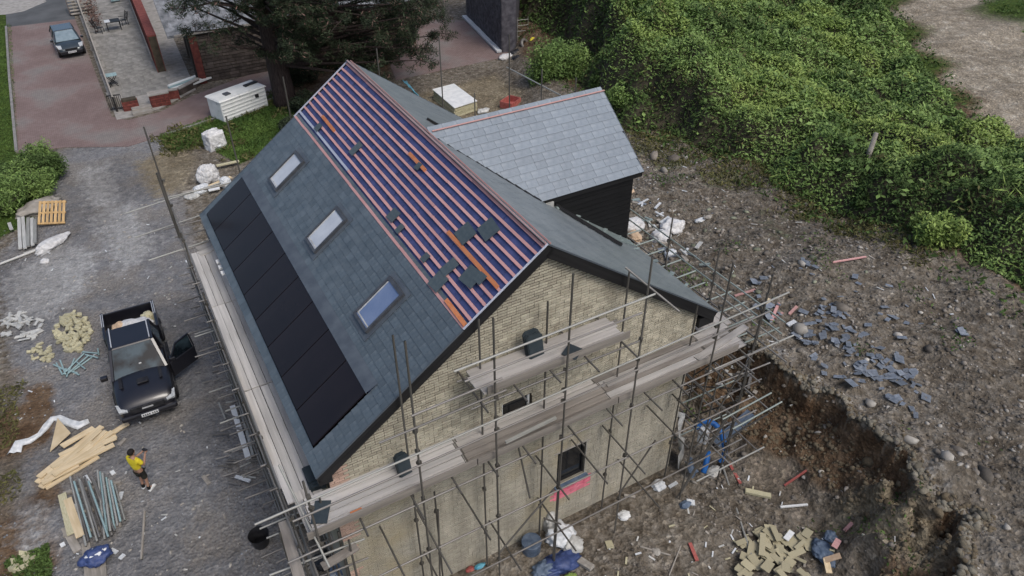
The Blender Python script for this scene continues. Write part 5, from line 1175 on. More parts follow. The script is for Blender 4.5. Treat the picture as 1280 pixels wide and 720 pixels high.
# sheeting against the corner of the house
def drape(name,cors,m,label,cat,n=7,amp=.12,seed=1):
    mb=MB(); c_=[Vector(c) for c in cors]
    for j in range(n+1):
        for i in range(n+1):
            u,v=i/n,j/n; p=(c_[0]*(1-u)+c_[1]*u)*(1-v)+(c_[3]*(1-u)+c_[2]*u)*v
            nn=mnoise.noise(Vector((u*3,v*3,seed)))*amp+mnoise.noise(Vector((u*8,v*8,seed+5)))*amp*.4
            mb.v.append(tuple(p+Vector((nn*.5,-abs(nn),nn))))
    for j in range(n):
        for i in range(n): a=j*(n+1)+i; mb.f.append((a,a+1,a+n+2,a+n+1))
    o=mb.build(name,MT[m],smooth=True); s=o.modifiers.new('s','SOLIDIFY'); s.thickness=.012; return tag(o,label,cat)
drape('grey_sheeting',[(11.8,10.75,1.9),(12.25,11.4,2.0),(12.4,10.9,.1),(11.85,10.45,.15)],'foil','crumpled grey sheeting leaning on the right corner of the house','sheeting',seed=2,amp=.35)
drape('grey_sheeting',[(11.9,10.3,.6),(12.15,10.4,.6),(12.3,10.1,.1),(12.0,9.95,.1)],'bluegrey','blue grey sheet lying below the grey sheeting at the corner','sheeting',seed=4,amp=.2)
p=P(880,542,.7); MB_=MB(); MB_.box((p[0],p[1],p[2]),(.45,.3,.5),rz=.6); tag(MB_.build('white_tub',MT['film'],bevel=.03),'white box standing inside the arch of the blue pipe','box')
lay_bar('dark_drainpipe',(893,560),(938,520),.32,.12,'bluegrey','dark blue flat duct lying on the bank foot','duct',dz=.08)
# round lid and bag pile below the window
c=on(664,686); mb=MB(); mb.tube([(c.x,c.y,c.z-.02),(c.x,c.y,c.z+.34),(c.x,c.y,c.z+.36),(c.x,c.y,c.z+.38)],[.27,.27,.29,.27],24); tag(mb.build('round_drum',MT['bluegrey'],smooth=False,bevel=.01),'round grey drum with lid at the foot of the gable wall','drum')
for k,(px,py,rx,ry,rz_,m,l) in enumerate(((700,672,.34,.3,.36,'film','clear plastic wrapped bundle heaped at the wall foot'),(688,660,.2,.2,.5,'foil','pale sack top poking above the plastic bundle'),(715,683,.28,.22,.22,'foil','crumpled light plastic at the right of the bundle'),(700,706,.55,.28,.22,'bluetarp','dark blue crumpled tarp at the bottom below the bundle'),(680,712,.3,.2,.15,'bluegrey','grey blue sheet at the very bottom edge'),(712,722,.16,.1,.06,'leafy','lime green scrap at the bottom edge below the tarp'),(1030,693,.26,.36,.14,'bluegrey','blue grey crumpled sheet beside the chipboard heap'),(1038,672,.18,.14,.12,'bluegrey','blue grey bag above the grey sheet beside the offcuts'),(600,708,.14,.07,.06,'cyan','turquoise scrap at the foot of the gable wall'),(588,712,.12,.07,.05,'red','red scrap beside the turquoise one at the gable foot'),(823,608,.2,.16,.12,'film','white scrap heap on the floor near the scaffold foot'),(856,632,.16,.1,.1,'bluegrey','small blue scrap on the floor below the pipe'),(892,590,.22,.16,.1,'foil','grey crumpled scrap below the blue pipe'),(820,690,.1,.1,.06,'stonep','pale lump near the bottom of the floor'),(780,645,.16,.14,.08,'white','white block lying alone on the dirt floor'),(1178,362,.02,.02,.02,'stone','stone at the hedge foot'))):
    c=on(px,py); o=blob('heap_bag' if rx>.1 else 'small_lump',c,(rx,ry,rz_),MT[m],l,'debris',seed=60+k,rough=.3)
# chipboard offcuts
random.seed(9)
for k in range(62):
    px=rnd(926,1010); py=rnd(664,728) if k>8 else rnd(658,690)
    if px<945 and py<680: continue
    p=on(px,py,.06+.22*random.random()*(py-650)/70); s=(rnd(.22,.5),rnd(.1,.24),.02)
    M=Matrix.Translation(p)@Matrix.Rotation(random.choice((.2,1.7,1.75,.1,.9))+rnd(-.25,.25),4,'Z')@Matrix.Rotation(rnd(-.2,.2),4,'X')@Matrix.Rotation(rnd(-.15,.15),4,'Y')@Matrix.Diagonal((*s,1))
    o=bpy.data.objects.new('chipboard_offcut',irreg('chip')); put(o,None,M); v_,h_=where(px,py,968,693,40,36); tag(o,szw(s[0],.3,.42)+' '+('narrow' if s[1]<.19 else 'wide')+' chipboard offcut, '+v_+' '+h_+' of the heap at the photo bottom','offcut','chipboard offcuts heaped on the excavation floor')
for k,(a,b,m,l) in enumerate((((980,680),(988,670),'white','white slip standing up in the chipboard heap'),((946,680),(962,690),'chip','long chipboard strip at the left of the heap'),((964,664),(972,682),'chip','chipboard strip pointing up from the heap'),((952,672),(950,700),'chip','wide chipboard strip leaning at the heap left side'),((1028,706),(1048,700),'tan','pink tan board at the right of the chipboard heap'),((1030,704),(1034,722),'timber','orange yellow stick at the right of the heap'),((1040,690),(1046,680),'batten','pink offcut above the tan board'))):
    lay_bar('board_strip',a,b,.16,.03,m,l,'board strip',dz=.2)
# waste behind the right eaves and dormer
for k,(px,py,rx,ry,rz_,m,l) in enumerate(((791,285,.45,.35,.35,'bag','white and tan sack at the foot of the dormer wall'),(840,288,.5,.4,.4,'bag','white bag by the right scaffold rail'),(826,299,.4,.35,.3,'bag','second white bag beside the first, nearer the eaves'),(838,318,.25,.2,.15,'film','white scrap near the right eaves rail'),(793,297,.25,.35,.2,'tan','orange tan sack below the dormer wall'),(876,276,.3,.12,.1,'film','white twisted scrap alone on the rubble behind the scaffold'),(885,272,.2,.1,.08,'stonep','pale piece at the right of the twisted scrap'))):
    c=on(px,py); blob('waste_sack',c,(rx,ry,rz_),MT[m],l,'sack',seed=80+k)
p=[P(783,262,.9),P(800,262,.9),P(792,236,1.6),P(783,246,1.6)]
mb=MB(); quadpane(mb,p,.03); tag(mb.build('tan_sheet',MT['tan']),'tan board leaning against the dormer end wall','board')
for k in range(34):
    px=rnd(790,880); py=255+ (px-790)*.75+rnd(-14,26); m=random.choice(['film','foil','timberg','flashgreen','slate_old','timberg'])
    lay_bar('waste_strip',(px,py),(px+rnd(-12,14),py+rnd(-8,8)),rnd(.06,.16),.04,m,['nearest the dormer wall, ','beyond the white bags, ','below the scaffold rail, ','by the eaves end, '][int(min(3,(px-790)/23))]+'%s strip in the litter under the right scaffold'%{'film':'white','foil':'silver grey','timberg':'grey timber','flashgreen':'pale green','slate_old':'blue slate'}[m],'strip','%s strips in the litter under the right scaffold'%{'film':'white','foil':'silver grey','timberg':'grey timber','flashgreen':'pale green','slate_old':'blue slate'}[m],dz=rnd(0,.15))
for k in range(22):
    px=rnd(900,945); py=rnd(440,500); m=random.choice(['film','timberg','foil','steel'])
    lay_bar('floor_scrap',(px,py),(px+rnd(-9,9),py+rnd(-5,5)),rnd(.06,.14),.04,m,['upper ','lower '][py>470]+['left','middle','right'][int(min(2,(px-900)/15))]+' %s scrap on the dark floor below the right scaffold corner'%{'film':'white','foil':'silver','timberg':'grey wood','steel':'metal'}[m],'scrap','%s scraps below the right scaffold corner'%{'film':'white','foil':'silver','timberg':'grey wood','steel':'metal'}[m],dz=rnd(0,.1))
# ---- stones ----
def scatter(n,x0,x1,y0,y1,keep): 
    x=RNG.uniform(x0,x1,n); y=RNG.uniform(y0,y1,n); k=keep(x,y); x,y=x[k],y[k]; return x,y,gh(x,y)
def st_pts(x,y,z,dz=0): return np.stack([x,y,z+dz],1)
x,y,z=scatter(22000,12,26,2.5,33,lambda x,y:(RNG.random(len(x))<.25+.75*vnoise(x,y,.8,50))&((sdist(x,y,PLAT)>-.1)|(sdist(x,y,PLAT)<-2.6)|(RNG.random(len(x))<.3)))
sz=.018+.10*RNG.random(len(x))**4.5; tag(stones('rubble',st_pts(x,y,z,.01),sz,MT['stone']),kind='stuff')
x,y,z=scatter(4200,11.8,24,2.5,31,lambda x,y:(vnoise(x,y,1.1,51)>.45)&(RNG.random(len(x))<.6)&(sdist(x,y,PLAT)>0)|(RNG.random(len(x))<.12))
sz=.018+.085*RNG.random(len(x))**4; tag(stones('pale_rubble',st_pts(x,y,z,.015),sz,MT['stonep']),kind='stuff')
x,y,z=scatter(2500,3,13,5,9.6,lambda x,y:(vnoise(x,y,1.1,52)>.4))
sz=.02+.045*RNG.random(len(x))**3; tag(stones('rubble',st_pts(x,y,z,.01),sz,MT['stone']),kind='stuff')
x,y,z=scatter(5000,-7,1.3,9,37,lambda x,y:(RNG.random(len(x))<.15+.85*(vnoise(x,y,.6,53)>.5))&(np.abs(x+1)>.2))
sz=.012+.04*RNG.random(len(x))**5; tag(stones('gravel',st_pts(x,y,z,.0),sz,MT['gravel']),kind='stuff')
x,y,z=scatter(600,-7,0,10,36,lambda x,y:(vnoise(x,y,.5,54)>.55))
sz=.03+.06*RNG.random(len(x))**3; tag(stones('pale_rubble',st_pts(x,y,z,.0),sz,MT['stonep']),kind='stuff')
x,y,z=scatter(420,13.2,23,12.5,31,lambda x,y:vnoise(x,y,.8,60)>.4)
sz=.06+.16*RNG.random(len(x))**2.5; k=RNG.random(len(x))<.5
tag(stones('rubble',st_pts(x[k],y[k],z[k],.02),sz[k],MT['stone'],flat=.45),kind='stuff'); tag(stones('mossy_rubble',st_pts(x[~k],y[~k],z[~k],.02),sz[~k]*.8,MT['olive'],flat=.4),kind='stuff')
def litter(name,n,x0,x1,y0,y1,ms,l0,l1):
    for m in ms:
        mb=MB(); xs=RNG.uniform(x0,x1,n); ys=RNG.uniform(y0,y1,n); zs=gh(xs,ys)
        for a_,b_,c_ in zip(xs,ys,zs):
            an=rnd(0,3.14); L_=rnd(l0,l1); w_=rnd(.02,.06); dx,dy=math.cos(an)*L_/2,math.sin(an)*L_/2
            mb.bar((a_-dx,b_-dy,c_+.02),(a_+dx,b_+dy,c_+rnd(.02,.05)),w_,.015)
        tag(mb.build(name,MT[m]),kind='stuff')
litter('litter',30,5.5,14.5,5.,9.4,('film','timberg','insul','foil'),.04,.22)
litter('litter',28,12.5,24,9.5,26,('film','timberg','slate_old','foil'),.06,.3)
litter('litter',30,-6,1,12,34,('film','timberg','foil'),.04,.18)
x,y,z=scatter(26000,13,18.5,2.6,14.5,lambda x,y:(np.abs(bank(x,y)[0]-.06)<.14)&(RNG.random(len(x))<.55))
sz=.03+.11*RNG.random(len(x))**2; tag(stones('lip_clods',st_pts(x,y,z,-.01),sz,MT['earthclod'],flat=.7),kind='stuff')
# ragged stones and clods along the lip and face of the bank
pp_=[]; 
for i in range(9000):
    yy=rnd(3.,14.5); xx=rnd(13.6,17.5); pp_.append((xx,yy))
pp_=np.array(pp_); d_,s_=bank(pp_[:,0],pp_[:,1]); k=(d_>-1.3)&(d_<.4)&(RNG.random(len(d_))<.8); q=pp_[k]
sz=.015+.085*RNG.random(len(q))**3; tag(stones('clay_clods',st_pts(q[:,0],q[:,1],gh(q[:,0],q[:,1])),sz,MT['soilclod'],flat=.9),kind='stuff')
for k,(px,py,s,m,l) in enumerate(((1232,596,.27,'stone','large grey boulder on the right bank'),(1198,565,.22,'stone','rounded stone left of the large boulder'),(1184,572,.2,'stonep','pale stone beside the rounded one'),(1136,552,.2,'stonep','pale stone at the lip of the bank'),(1160,438,.2,'stone','flat grey stone right of the slate spill'),(1122,420,.18,'stonep','pale stone among the last slates'),(1258,660,.14,'stonep','white stone near the right edge of the photo'),(1088,505,.2,'stonep','light stone on the lip below the slates'),(1050,385,.26,'stone','brown boulder at the head of the slate spill'),(998,412,.34,'stonep','flat pale rock by the left slate cluster'),(842,200,.34,'stone','grey green boulder at the back of the rubble'),(830,215,.26,'stonep','pale boulder behind the scaffold end'),(856,198,.2,'stonep','light stone beside the grey green boulder'),(818,196,.3,'stone','dark boulder nearest the dormer roof'),(1001,330,.2,'stonep','upright pale stone beside the small slates'),(1272,318,.3,'tan','tan boulder at the right edge under the hedge'),(1100,566,.16,'soilclod','clay lump halfway down the bank'),(1086,578,.18,'soilclod','rounded clay lump on the bank face'),(1170,645,.18,'soilclod','large clay lump fallen below the lip'),(1085,645,.15,'soilclod','small clay lump above the mound'),(1110,630,.18,'soilclod','clay lump on top of the mound'),(1180,620,.16,'soilclod','clay lump right under the lip'))):
    c=on(px,py); o=stones('boulder',np.array([[0,0,0]]),s,MT[m],flat=.8); o.location=(c.x,c.y,c.z+s*.2); tag(o,l,'stone')
# ================= BACKGROUND =================
# patio with separate slabs
pb=MB(); pb.prism(PATIO,-.1,.03); patio=tag(pb.build('patio',MT['concrete']),kind='structure')
px0,px1=-.35,3.9; acc=MB(); cnt=0
y=50.0
while y<72:
    hgt=random.choice((.6,.6,.9)); x=px0-(y-48)*0+rnd(0,.3)
    while x<3.4:
        w=random.choice((.6,.9,.6,.45)); 
        cx,cy=x+w/2,y+hgt/2
        if float(sdist(np.array([cx]),np.array([cy]),PATIO)[0])>.3:
            if y<62: plank('paving_slab',(x,cy,.04),(x+w-.02,cy,.04),hgt-.02,.03,MT['patio'],patio); cnt+=1
            else: acc.bar((x,cy,.04),(x+w-.02,cy,.04),hgt-.02,.03)
        x+=w
    y+=hgt
tag(acc.build('paving_slab',MT['patio'],patio),kind='stuff')
# long garden wall / fence between drive and patio
def P0(x,y,z=0.): return Vector(P(x,y,z))
a=P0(97,2); b=P0(147,140); wl=thing('patio_fence','low dark fence along the patio beside the parked hatchback','fence',(b.x,b.y,0))
dirv=(a-b); L_=dirv.length; dirv.normalize(); n=int(L_/1.1)
for i in range(n+1):
    p=b+dirv*(i*L_/n); plank('post',(p.x,p.y,0),(p.x,p.y,.95),.09,.09,MT['metalblk' if i<3 else 'timberg'],wl)
plank('top_rail',b+Vector((0,0,.95)),a+Vector((0,0,.95)),.09,.05,MT['timberg'],wl); plank('bottom_board',b+Vector((0,0,.2)),a+Vector((0,0,.2)),.12,.4,MT['darkbrick'],wl)
for i in range(3): plank('rail',b+dirv*3+Vector((0,0,.5+.14*i)),a+Vector((0,0,.5+.14*i)),.025,.06,MT['metalblk'],wl)
# planting strip beyond the fence, top left
for k in range(5):
    p=P(108+k*4,8+k*12); 
    pts=np.stack([RNG.normal(p[0]+.25,.25,260),RNG.normal(p[1],1.0,260),np.abs(RNG.normal(.3,.25,260))],1) if k<3 else None
    if pts is not None: tag(leaves('border_shrub',pts,.09,MT['cone']),['reddish low shrub in the border by the fence, farthest','reddish low shrub in the border by the fence, middle','reddish low shrub in the border by the fence, nearest the car'][k],'shrub','shrubs in the border behind the hatchback')
# gate with white panel at the fence end
g0=P0(139,139); gt=thing('garden_gate','small black framed gate with pale panel at the patio corner','gate',(g0.x,g0.y,0))
g1_=P0(156,137); 
for z in (.12,.95): plank('rail',g0+Vector((0,0,z)),g1_+Vector((0,0,z)),.05,.05,MT['metalblk'],gt)
for i in range(8):
    p=g0.lerp(g1_,i/7); plank('bar',p+Vector((0,0,.1)),p+Vector((0,0,.95)),.03,.03,MT['metalblk'],gt)
plank('panel',g0+Vector((.1,.06,.5)),g1_+Vector((-.1,.06,.5)),.02,.6,MT['coping'],gt)
# brick piers flanking the patio steps
def brickbox(name,label,cat,x0,x1,y0,y1,h,m,cap=None,group=None):
    t=thing(name,label,cat,((x0+x1)/2,(y0+y1)/2,0),0,group); RH_=.15; n_=int(h/RH_)
    acc=MB(); acc.box(((x0+x1)/2,(y0+y1)/2,h/2),(x1-x0-.03,y1-y0-.03,h)); acc.build('wall_core',MT['mortar'],t)
    acc=MB()
    for r in range(n_):
        z=r*RH_+RH_/2
        L=x1-x0; nb=max(1,int(L/.45)); 
        for i in range(nb+(r%2)):
            a=x0+max(0,(i-.5*(r%2))*L/nb); b=x0+min(L,(i+1-.5*(r%2))*L/nb)
            if b-a>.05: acc.box(((a+b)/2,y0+.0,z),(b-a-.025,.05,RH_-.025))
        L=y1-y0; nb=max(1,int(L/.45))
        for i in range(nb+(r%2)):
            a=y0+max(0,(i-.5*(r%2))*L/nb); b=y0+min(L,(i+1-.5*(r%2))*L/nb)
            if b-a>.05:
                acc.box((x0,(a+b)/2,z),(.05,b-a-.025,RH_-.025)); acc.box((x1,(a+b)/2,z),(.05,b-a-.025,RH_-.025))
    tag(acc.build('brick',m,t),kind='stuff')
    if cap: MB().box(((x0+x1)/2,(y0+y1)/2,h+.03),(x1-x0+.12,y1-y0+.12,.07)).build('coping',cap,t)
    return t
p=P0(158,139); brickbox('brick_pier','red brick pier beside the garden gate at the patio corner','pier',p.x-.1,p.x+.75,p.y-.1,p.y+.35,.7,MT['redbrick'])
p=P0(193,134); brickbox('brick_pier','red brick pier at the right side of the patio steps','pier',p.x-.1,p.x+.95,p.y-.1,p.y+.45,.75,MT['redbrick'],MT['coping'])
for k in range(2):
    a=P0(166,144-k*3); b=P0(190,139-k*3); st_=plank('step',a+Vector((0,0,.08+.1*k)),b+Vector((0,0,.08+.1*k)),.4,.16,MT['coping'],None); tag(st_,['lower pale stone step up to the patio','upper pale stone step up to the patio'][k],'step','steps up to the patio')
# curved low wall with pale coping
cw=thing('garden_wall','low curved wall with pale coping in front of the dark brick building','wall',P(260,105))
cp=[(186,116,.8),(222,111,.6),(247,98,.45),(259,88,.4)]; cp2=[(270,84,.35),(280,76,.35),(310,72,.35)]
for seg in (cp,cp2):
    for i in range(len(seg)-1):
        HW=min(seg[i][2],seg[i+1][2]); a=P0(*seg[i][:2],HW); b=P0(*seg[i+1][:2],HW)
        mb=MB(); mb.bar((a.x,a.y,HW/2-.02),(b.x,b.y,HW/2-.02),.2,HW); mb.build('wall_section',MT['redbrick'] if i==0 and seg is cp else MT['darkbrick'],cw)
        n_=max(1,int((b-a).length/.6))
        for k in range(n_):
            q0=a.lerp(b,k/n_); q1=a.lerp(b,(k+.97)/n_); plank('coping_stone',(q0.x,q0.y,HW),(q1.x,q1.y,HW),.3,.07,MT['coping'],cw)
# brick house at the top
bx0,bx1,by=4.1,20.5,50.2; bt=thing('brick_building','dark brick building with pale roof behind the pine','building',(9,52,0))
MB().box(((5.6+bx1)/2,by+3.0,1.6),(bx1-5.6,6.,3.2)).build('wall',MT['mortar'],bt)
acc=MB()
for r in range(15):
    z=.11+r*.215; x=5.75-(r%2)*.2
    while x<16:
        w_=rnd(.3,.7); acc.box((x+w_/2,by-.01+rnd(-.03,.02),z),(w_-.03,.08,.17+rnd(-.02,.02))); x+=w_
tag(acc.build('brick',MT['darkbrick'],bt),kind='stuff')
MB().box((5.5,by+.3,1.6),(.45,.9,3.2)).build('corner_pier',MT['redbrick'],bt); MB().box((5.22,by+.25,1.5),(.12,.5,3.0)).build('downpipe',MT['metalblk'],bt)
MB().box((8.9,by-.18,3.25),(8.8,.14,.12)).build('gutter',MT['coping'],bt)
rf=MB(); rf.add([(4.1,by-.2,3.25),(bx1,by-.2,3.25),(bx1,by+5,6.4),(4.1,by+5,6.4),(4.1,by-.2,3.15),(bx1,by-.2,3.15),(bx1,by+5,6.3),(4.1,by+5,6.3)],[(0,1,2,3),(7,6,5,4),(4,5,1,0),(5,6,2,1),(7,4,0,3)]); rfo=rf.build('roof',MT['paleroof'],bt)
acc=MB()
for r in range(16):
    v=r*.36; x=4.1
    while x<bx1-.3: acc.bar((x+.15,by-.2+v*.85,3.28+v*.515),(x+.15,by-.2+(v+.38)*.85,3.27+(v+.38)*.515),.29,.03,up=(0,-.51,.86)); x+=.3
tag(acc.build('roof_tile',MT['paleroof'],rfo),kind='stuff')
# long red brick wing bordering the patio
lb=thing('brick_wing','long red brick wall of the house bordering the patio','building',(3.9,60,0))
q0=P0(196,92); q1=P0(158,-6)
mb=MB(); mb.bar((q0.x+.35,q0.y,1.2),(q1.x+.35,q1.y,1.2),.5,2.4); mb.build('wall',MT['mortar'],lb)
d_=(q1-q0); Ln=d_.length; d_.normalize(); acc=MB(); sd_=Vector((d_.y,-d_.x,0))
for r in range(22):
    i=-(r%2)*.11
    while i<Ln-.3:
        for off in (.10,.60): 
            c0=q0+d_*max(0,i)+sd_*off; c1=q0+d_*(i+.215)+sd_*off; acc.bar((c0.x,c0.y,.06+r*.108),(c1.x,c1.y,.06+r*.108),.04,.095)
        i+=.23 if r<0 else .46
tag(acc.build('brick',MT['redbrick'],lb),kind='stuff'); mb=MB(); mb.bar((q0.x+.35,q0.y,2.44),(q1.x+.35,q1.y,2.44),.56,.09); mb.build('coping',MT['redbrick'],lb)
mb=MB(); mb.bar((q0.x+.02,q0.y+1,.8),(q1.x+.02,q1.y,.8),.06,.5); mb.build('pale_plinth',MT['coping'],lb)
# patio steps and furniture
t=thing('timber_steps','dark wooden steps at the top of the patio','steps',P(105,14)); p=P0(105,18)
for k in range(5): plank('tread',(p.x-.9,p.y+.32*k,.15+.17*k),(p.x+.7,p.y+.32*k,.15+.17*k),.3,.05,MT['timberg'],t)
for s in (-.95,.75): plank('string_board',(p.x+s,p.y-.1,.1),(p.x+s,p.y+1.6,1.0),.05,.3,MT['darkbrick'],t)
def chair(px,py,rz,label):
    t=thing('garden_chair',label,'chair',P(px,py),rz,'black garden chairs on the patio'); M=WM[t.name]
    def pb(n_,a,b,w,th_): plank(n_,M@Vector(a),M@Vector(b),w,th_,MT['metalblk'],t)
    for x in (-.24,.24):
        pb('leg',(x,-.22,0),(x,-.2,.43),.04,.04); pb('leg',(x,.25,0),(x,.22,.43),.04,.04); pb('arm_rest',(x,-.22,.66),(x,.24,.62),.05,.03); pb('back_post',(x,.22,.43),(x,.42,1.05),.04,.04)
    for k in range(5): pb('seat_slat',(-.24,-.2+.1*k,.44),(.24,-.2+.1*k,.44),.07,.02)
    for k in range(5): pb('back_slat',(-.24,.25+.035*k,.52+.11*k),(.24,.25+.035*k,.52+.11*k),.03,.06)
chair(126,42,1.2,'black slatted garden chair left of the patio table'); chair(156,32,-1.3,'black garden chair right of the patio table by the wall')
t=thing('patio_table','dark patio table with pale cloth end between two chairs','table',P(142,40)); p=P0(143,38)
plank('table_top',(p.x-.45,p.y,.72),(p.x+.55,p.y,.72),.9,.04,MT['metalblk'],t); plank('cloth',(p.x-.5,p.y-.05,.75),(p.x-.12,p.y-.05,.75),.7,.02,MT['film'],t)
for sx in (-.4,.5):
    for sy in (-.38,.38): plank('leg',(p.x+sx,p.y+sy,0),(p.x+sx,p.y+sy,.7),.05,.05,MT['metalblk'],t)
p=P0(145,3); tag(MB().box((p.x,p.y,.4),(.7,.5,.5)).build('planter',MT['teal'],bevel=.05),'pale blue tub at the top edge of the patio','planter')
p=P0(143,108); t=thing('folding_table','small green folding table at the lower left of the patio','table',(p.x,p.y,0))
plank('table_top',(p.x-.35,p.y+.2,.7),(p.x+.35,p.y+.2,.7),.6,.03,MT['teal'],t)
for s in (-1,1): rod('leg',(p.x-.3,p.y+s*.2,0),(p.x+.3,p.y+s*.2+.1,.7),.025,MT['metalblk'],t); rod('leg',(p.x+.3,p.y+s*.2,0),(p.x-.3,p.y+s*.2+.1,.7),.025,MT['metalblk'],t)
# covered boat-like white bundle
p=[P0(214,120),P0(262,101)]; d_=(p[1]-p[0]); L_=d_.length; d_.normalize(); sd_=Vector((-d_.y,d_.x,0))
for k in range(4):
    a=p[0]+sd_*(.2*k-.1)+Vector((0,0,.28+.05*k)); b=p[1]+sd_*(.2*k-.2)+Vector((0,0,.28+.05*k)); a+=d_*.1*k
    tag(plank('white_board',a,b,.2,.10,MT['whitepaint' if k!=2 else 'teal'],None),['nearest long white board of the stack by the curved wall','second long white board of that stack','pale green board inside the white stack','rear long white board of the stack, against the wall'][k],'board','long boards stacked by the curved wall')
p=P0(205,126); tag(MB().box((p.x,p.y,.1),(.5,.2,.2),rz=.4).build('white_block',MT['white']),'small white block left of the long white boards','block')
for k,(px,py,s,l) in enumerate(((320,70,.35,'white lump left of the pine trunk, left one'),(330,66,.35,'white lump left of the pine trunk, right one'),(273,94,.2,'dark stone between the curved wall sections'))):
    p=P0(px,py); blob('garden_stone',(p.x,p.y,0),(s,s*.7,s*.8),MT['white' if k<2 else 'stone'],l,'stone',seed=100+k)
# white cabin trailer
HC=1.3; CA=Vector(P(274.8,128.5,HC)); CB=Vector(P(331,108,HC)); CC=Vector(P(268.5,117,HC)); ax=CB-CA; LL=ax.length; ax.normalize(); ay=Vector((-ax.y,ax.x,0)); WWd=abs((CC-CA).dot(ay)); 
cv=thing('site_container','low white boxy container with ribbed side on the grass verge','container',(CA.x,CA.y,0))
def cb(l,w,z): q=CA+ax*l+ay*w; return (q.x,q.y,z)
mb=MB(); mb.v=[cb(0,0,.06),cb(LL,0,.06),cb(LL,WWd,.06),cb(0,WWd,.06),cb(0,.0,HC),cb(LL,.0,HC),cb(LL,WWd,HC),cb(0,WWd,HC)]; mb.f=[(3,2,1,0),(4,5,6,7),(0,1,5,4),(1,2,6,5),(2,3,7,6),(3,0,4,7)]; mb.build('shell',MT['whitepaint'],cv,bevel=.06)
mb=MB(); mb.v=[cb(-.06,-.06,HC),cb(LL+.06,-.06,HC),cb(LL+.06,WWd+.06,HC),cb(-.06,WWd+.06,HC),cb(0,0,HC+.07),cb(LL,0,HC+.07),cb(LL,WWd,HC+.07),cb(0,WWd,HC+.07)]; mb.f=[(3,2,1,0),(4,5,6,7),(0,1,5,4),(1,2,6,5),(2,3,7,6),(3,0,4,7)]; mb.build('roof_panel',MT['whitepaint'],cv)
for z in (.25,.45,.65,.85,1.08): plank('side_rib',cb(.05,-.02,z),cb(LL-.05,-.02,z),.03,.05,MT['whitepaint'],cv)
plank('roof_hatch',cb(.7,.6,HC+.1),cb(1.05,.6,HC+.1),.35,.08,MT['skyframe'],cv); plank('roof_hatch',cb(2.2,.75,HC+.1),cb(LL,.8,HC+.1),.25,.1,MT['darkplastic'],cv); MB().box(cb(2.4,-.04,.95),(.22,.06,.22)).build('round_vent',MT['darkplastic'],cv)
# white topped insulation stack
ws=thing('insulation_stack','white sheeted stack of pale yellow insulation boards behind the roof','insulation boards',(18.2,38.6,0))
c=[P0(541,112,.62),P0(567.5,105,.62),P0(596,126,.62),P0(568,135,.62)]
poly=[(q.x,q.y) for q in c]
for k in range(6):
    z=.02+k*.098; mb=MB(); s=1-.004*k; cx=sum(q[0] for q in poly)/4; cy=sum(q[1] for q in poly)/4
    mb.prism([(cx+(x-cx)*s+rnd(-.03,.03),cy+(y-cy)*s+rnd(-.03,.03)) for x,y in poly],z,z+.09); mb.build('insulation_board',MT['insul'],ws)
mb=MB(); mb.prism([(cx+(x-cx)*1.02,cy+(y-cy)*1.02) for x,y in poly],.6,.64); mb.build('top_sheet',MT['white'],ws)
for px,py,r,m,l in ((604,140,.35,'foil','crumpled foil beside the white topped stack'),(612,147,.4,'film','flat white sheet just above the dormer ridge'),(638,133,.45,'red','red plastic crate near the dormer ridge'),(627,139,.2,'stone','grey lump left of the red crate'),(633,73,.5,'bag','white bag on the ground near the junk pile'),(530,108,.1,'cyan','tiny blue scrap')):
    p=P0(px,py)
    if m=='red':
        t=thing('plastic_crate',l,'crate',(p.x,p.y,0),.5); M=WM[t.name]
        MB().box((0,0,.05),(1.1,.8,.06)).build('base',MT['red'],t,local=True)
        for a,b in (((-.55,-.4,.25),(.55,-.4,.25)),((-.55,.4,.25),(.55,.4,.25)),((-.55,-.38,.25),(-.55,.38,.25)),((.55,-.38,.25),(.55,.38,.25))): MB().bar(a,b,.04,.4).build('side',MT['red'],t,local=True)
    elif px!=530: blob('site_bundle',(p.x,p.y,0),(r,r*.6,r*.5),MT[m],l,'bundle',seed=int(px))
a=P0(503,100,1.0); b=P0(522,118,1.0); tag(drape('blue_tarpaulin',[a,b,b+Vector((.3,.3,-.5)),a+Vector((.5,.6,-.4))],'cyan','bright blue tarpaulin strip behind the far roof edge','tarpaulin'))
# dark slate-hung building with white foot
db=thing('dark_slate_building','dark slate clad tower like building with white sheeting at its foot','building',(26,50,0))
q0=P0(584,22); q1=P0(628,66); q2=P0(645,52); 
d1=(q1-q0); d2=Vector((d1.y,-d1.x,0)).normalized()*-1
if d2.x<0: d2=-d2
pol=[(q0.x,q0.y),(q1.x,q1.y),(q1.x+d2.x*1.0,q1.y+d2.y*1.0),(q0.x+d2.x*4.5,q0.y+d2.y*4.5)]
mb=MB(); mb.prism(pol,0,7); mb.build('wall',MT['darkslate'],db)
acc=MB(); L_=d1.length; dn=d1.normalized()
for r in range(50):
    i=-(r%2)*.12
    while i<L_:
        c0=q0+dn*max(0,i)-d2*.03; c1=q0+dn*min(L_,i+.235)-d2*.03; z=.25+r*.135+rnd(-.01,.01); acc.bar((c0.x,c0.y,z),(c1.x,c1.y,z),rnd(.03,.07),.125); i+=.25
tag(acc.build('slate',MT['darkslate'],db),kind='stuff')
for k in range(9):
    c0=q0+dn*(k*L_/9)-d2*.25; c1=q0+dn*((k+1.05)*L_/9)-d2*.25; plank('foot_sheet',(c0.x,c0.y,.14),(c1.x,c1.y,.14+rnd(-.03,.03)),.35,.14,MT['film'],db)
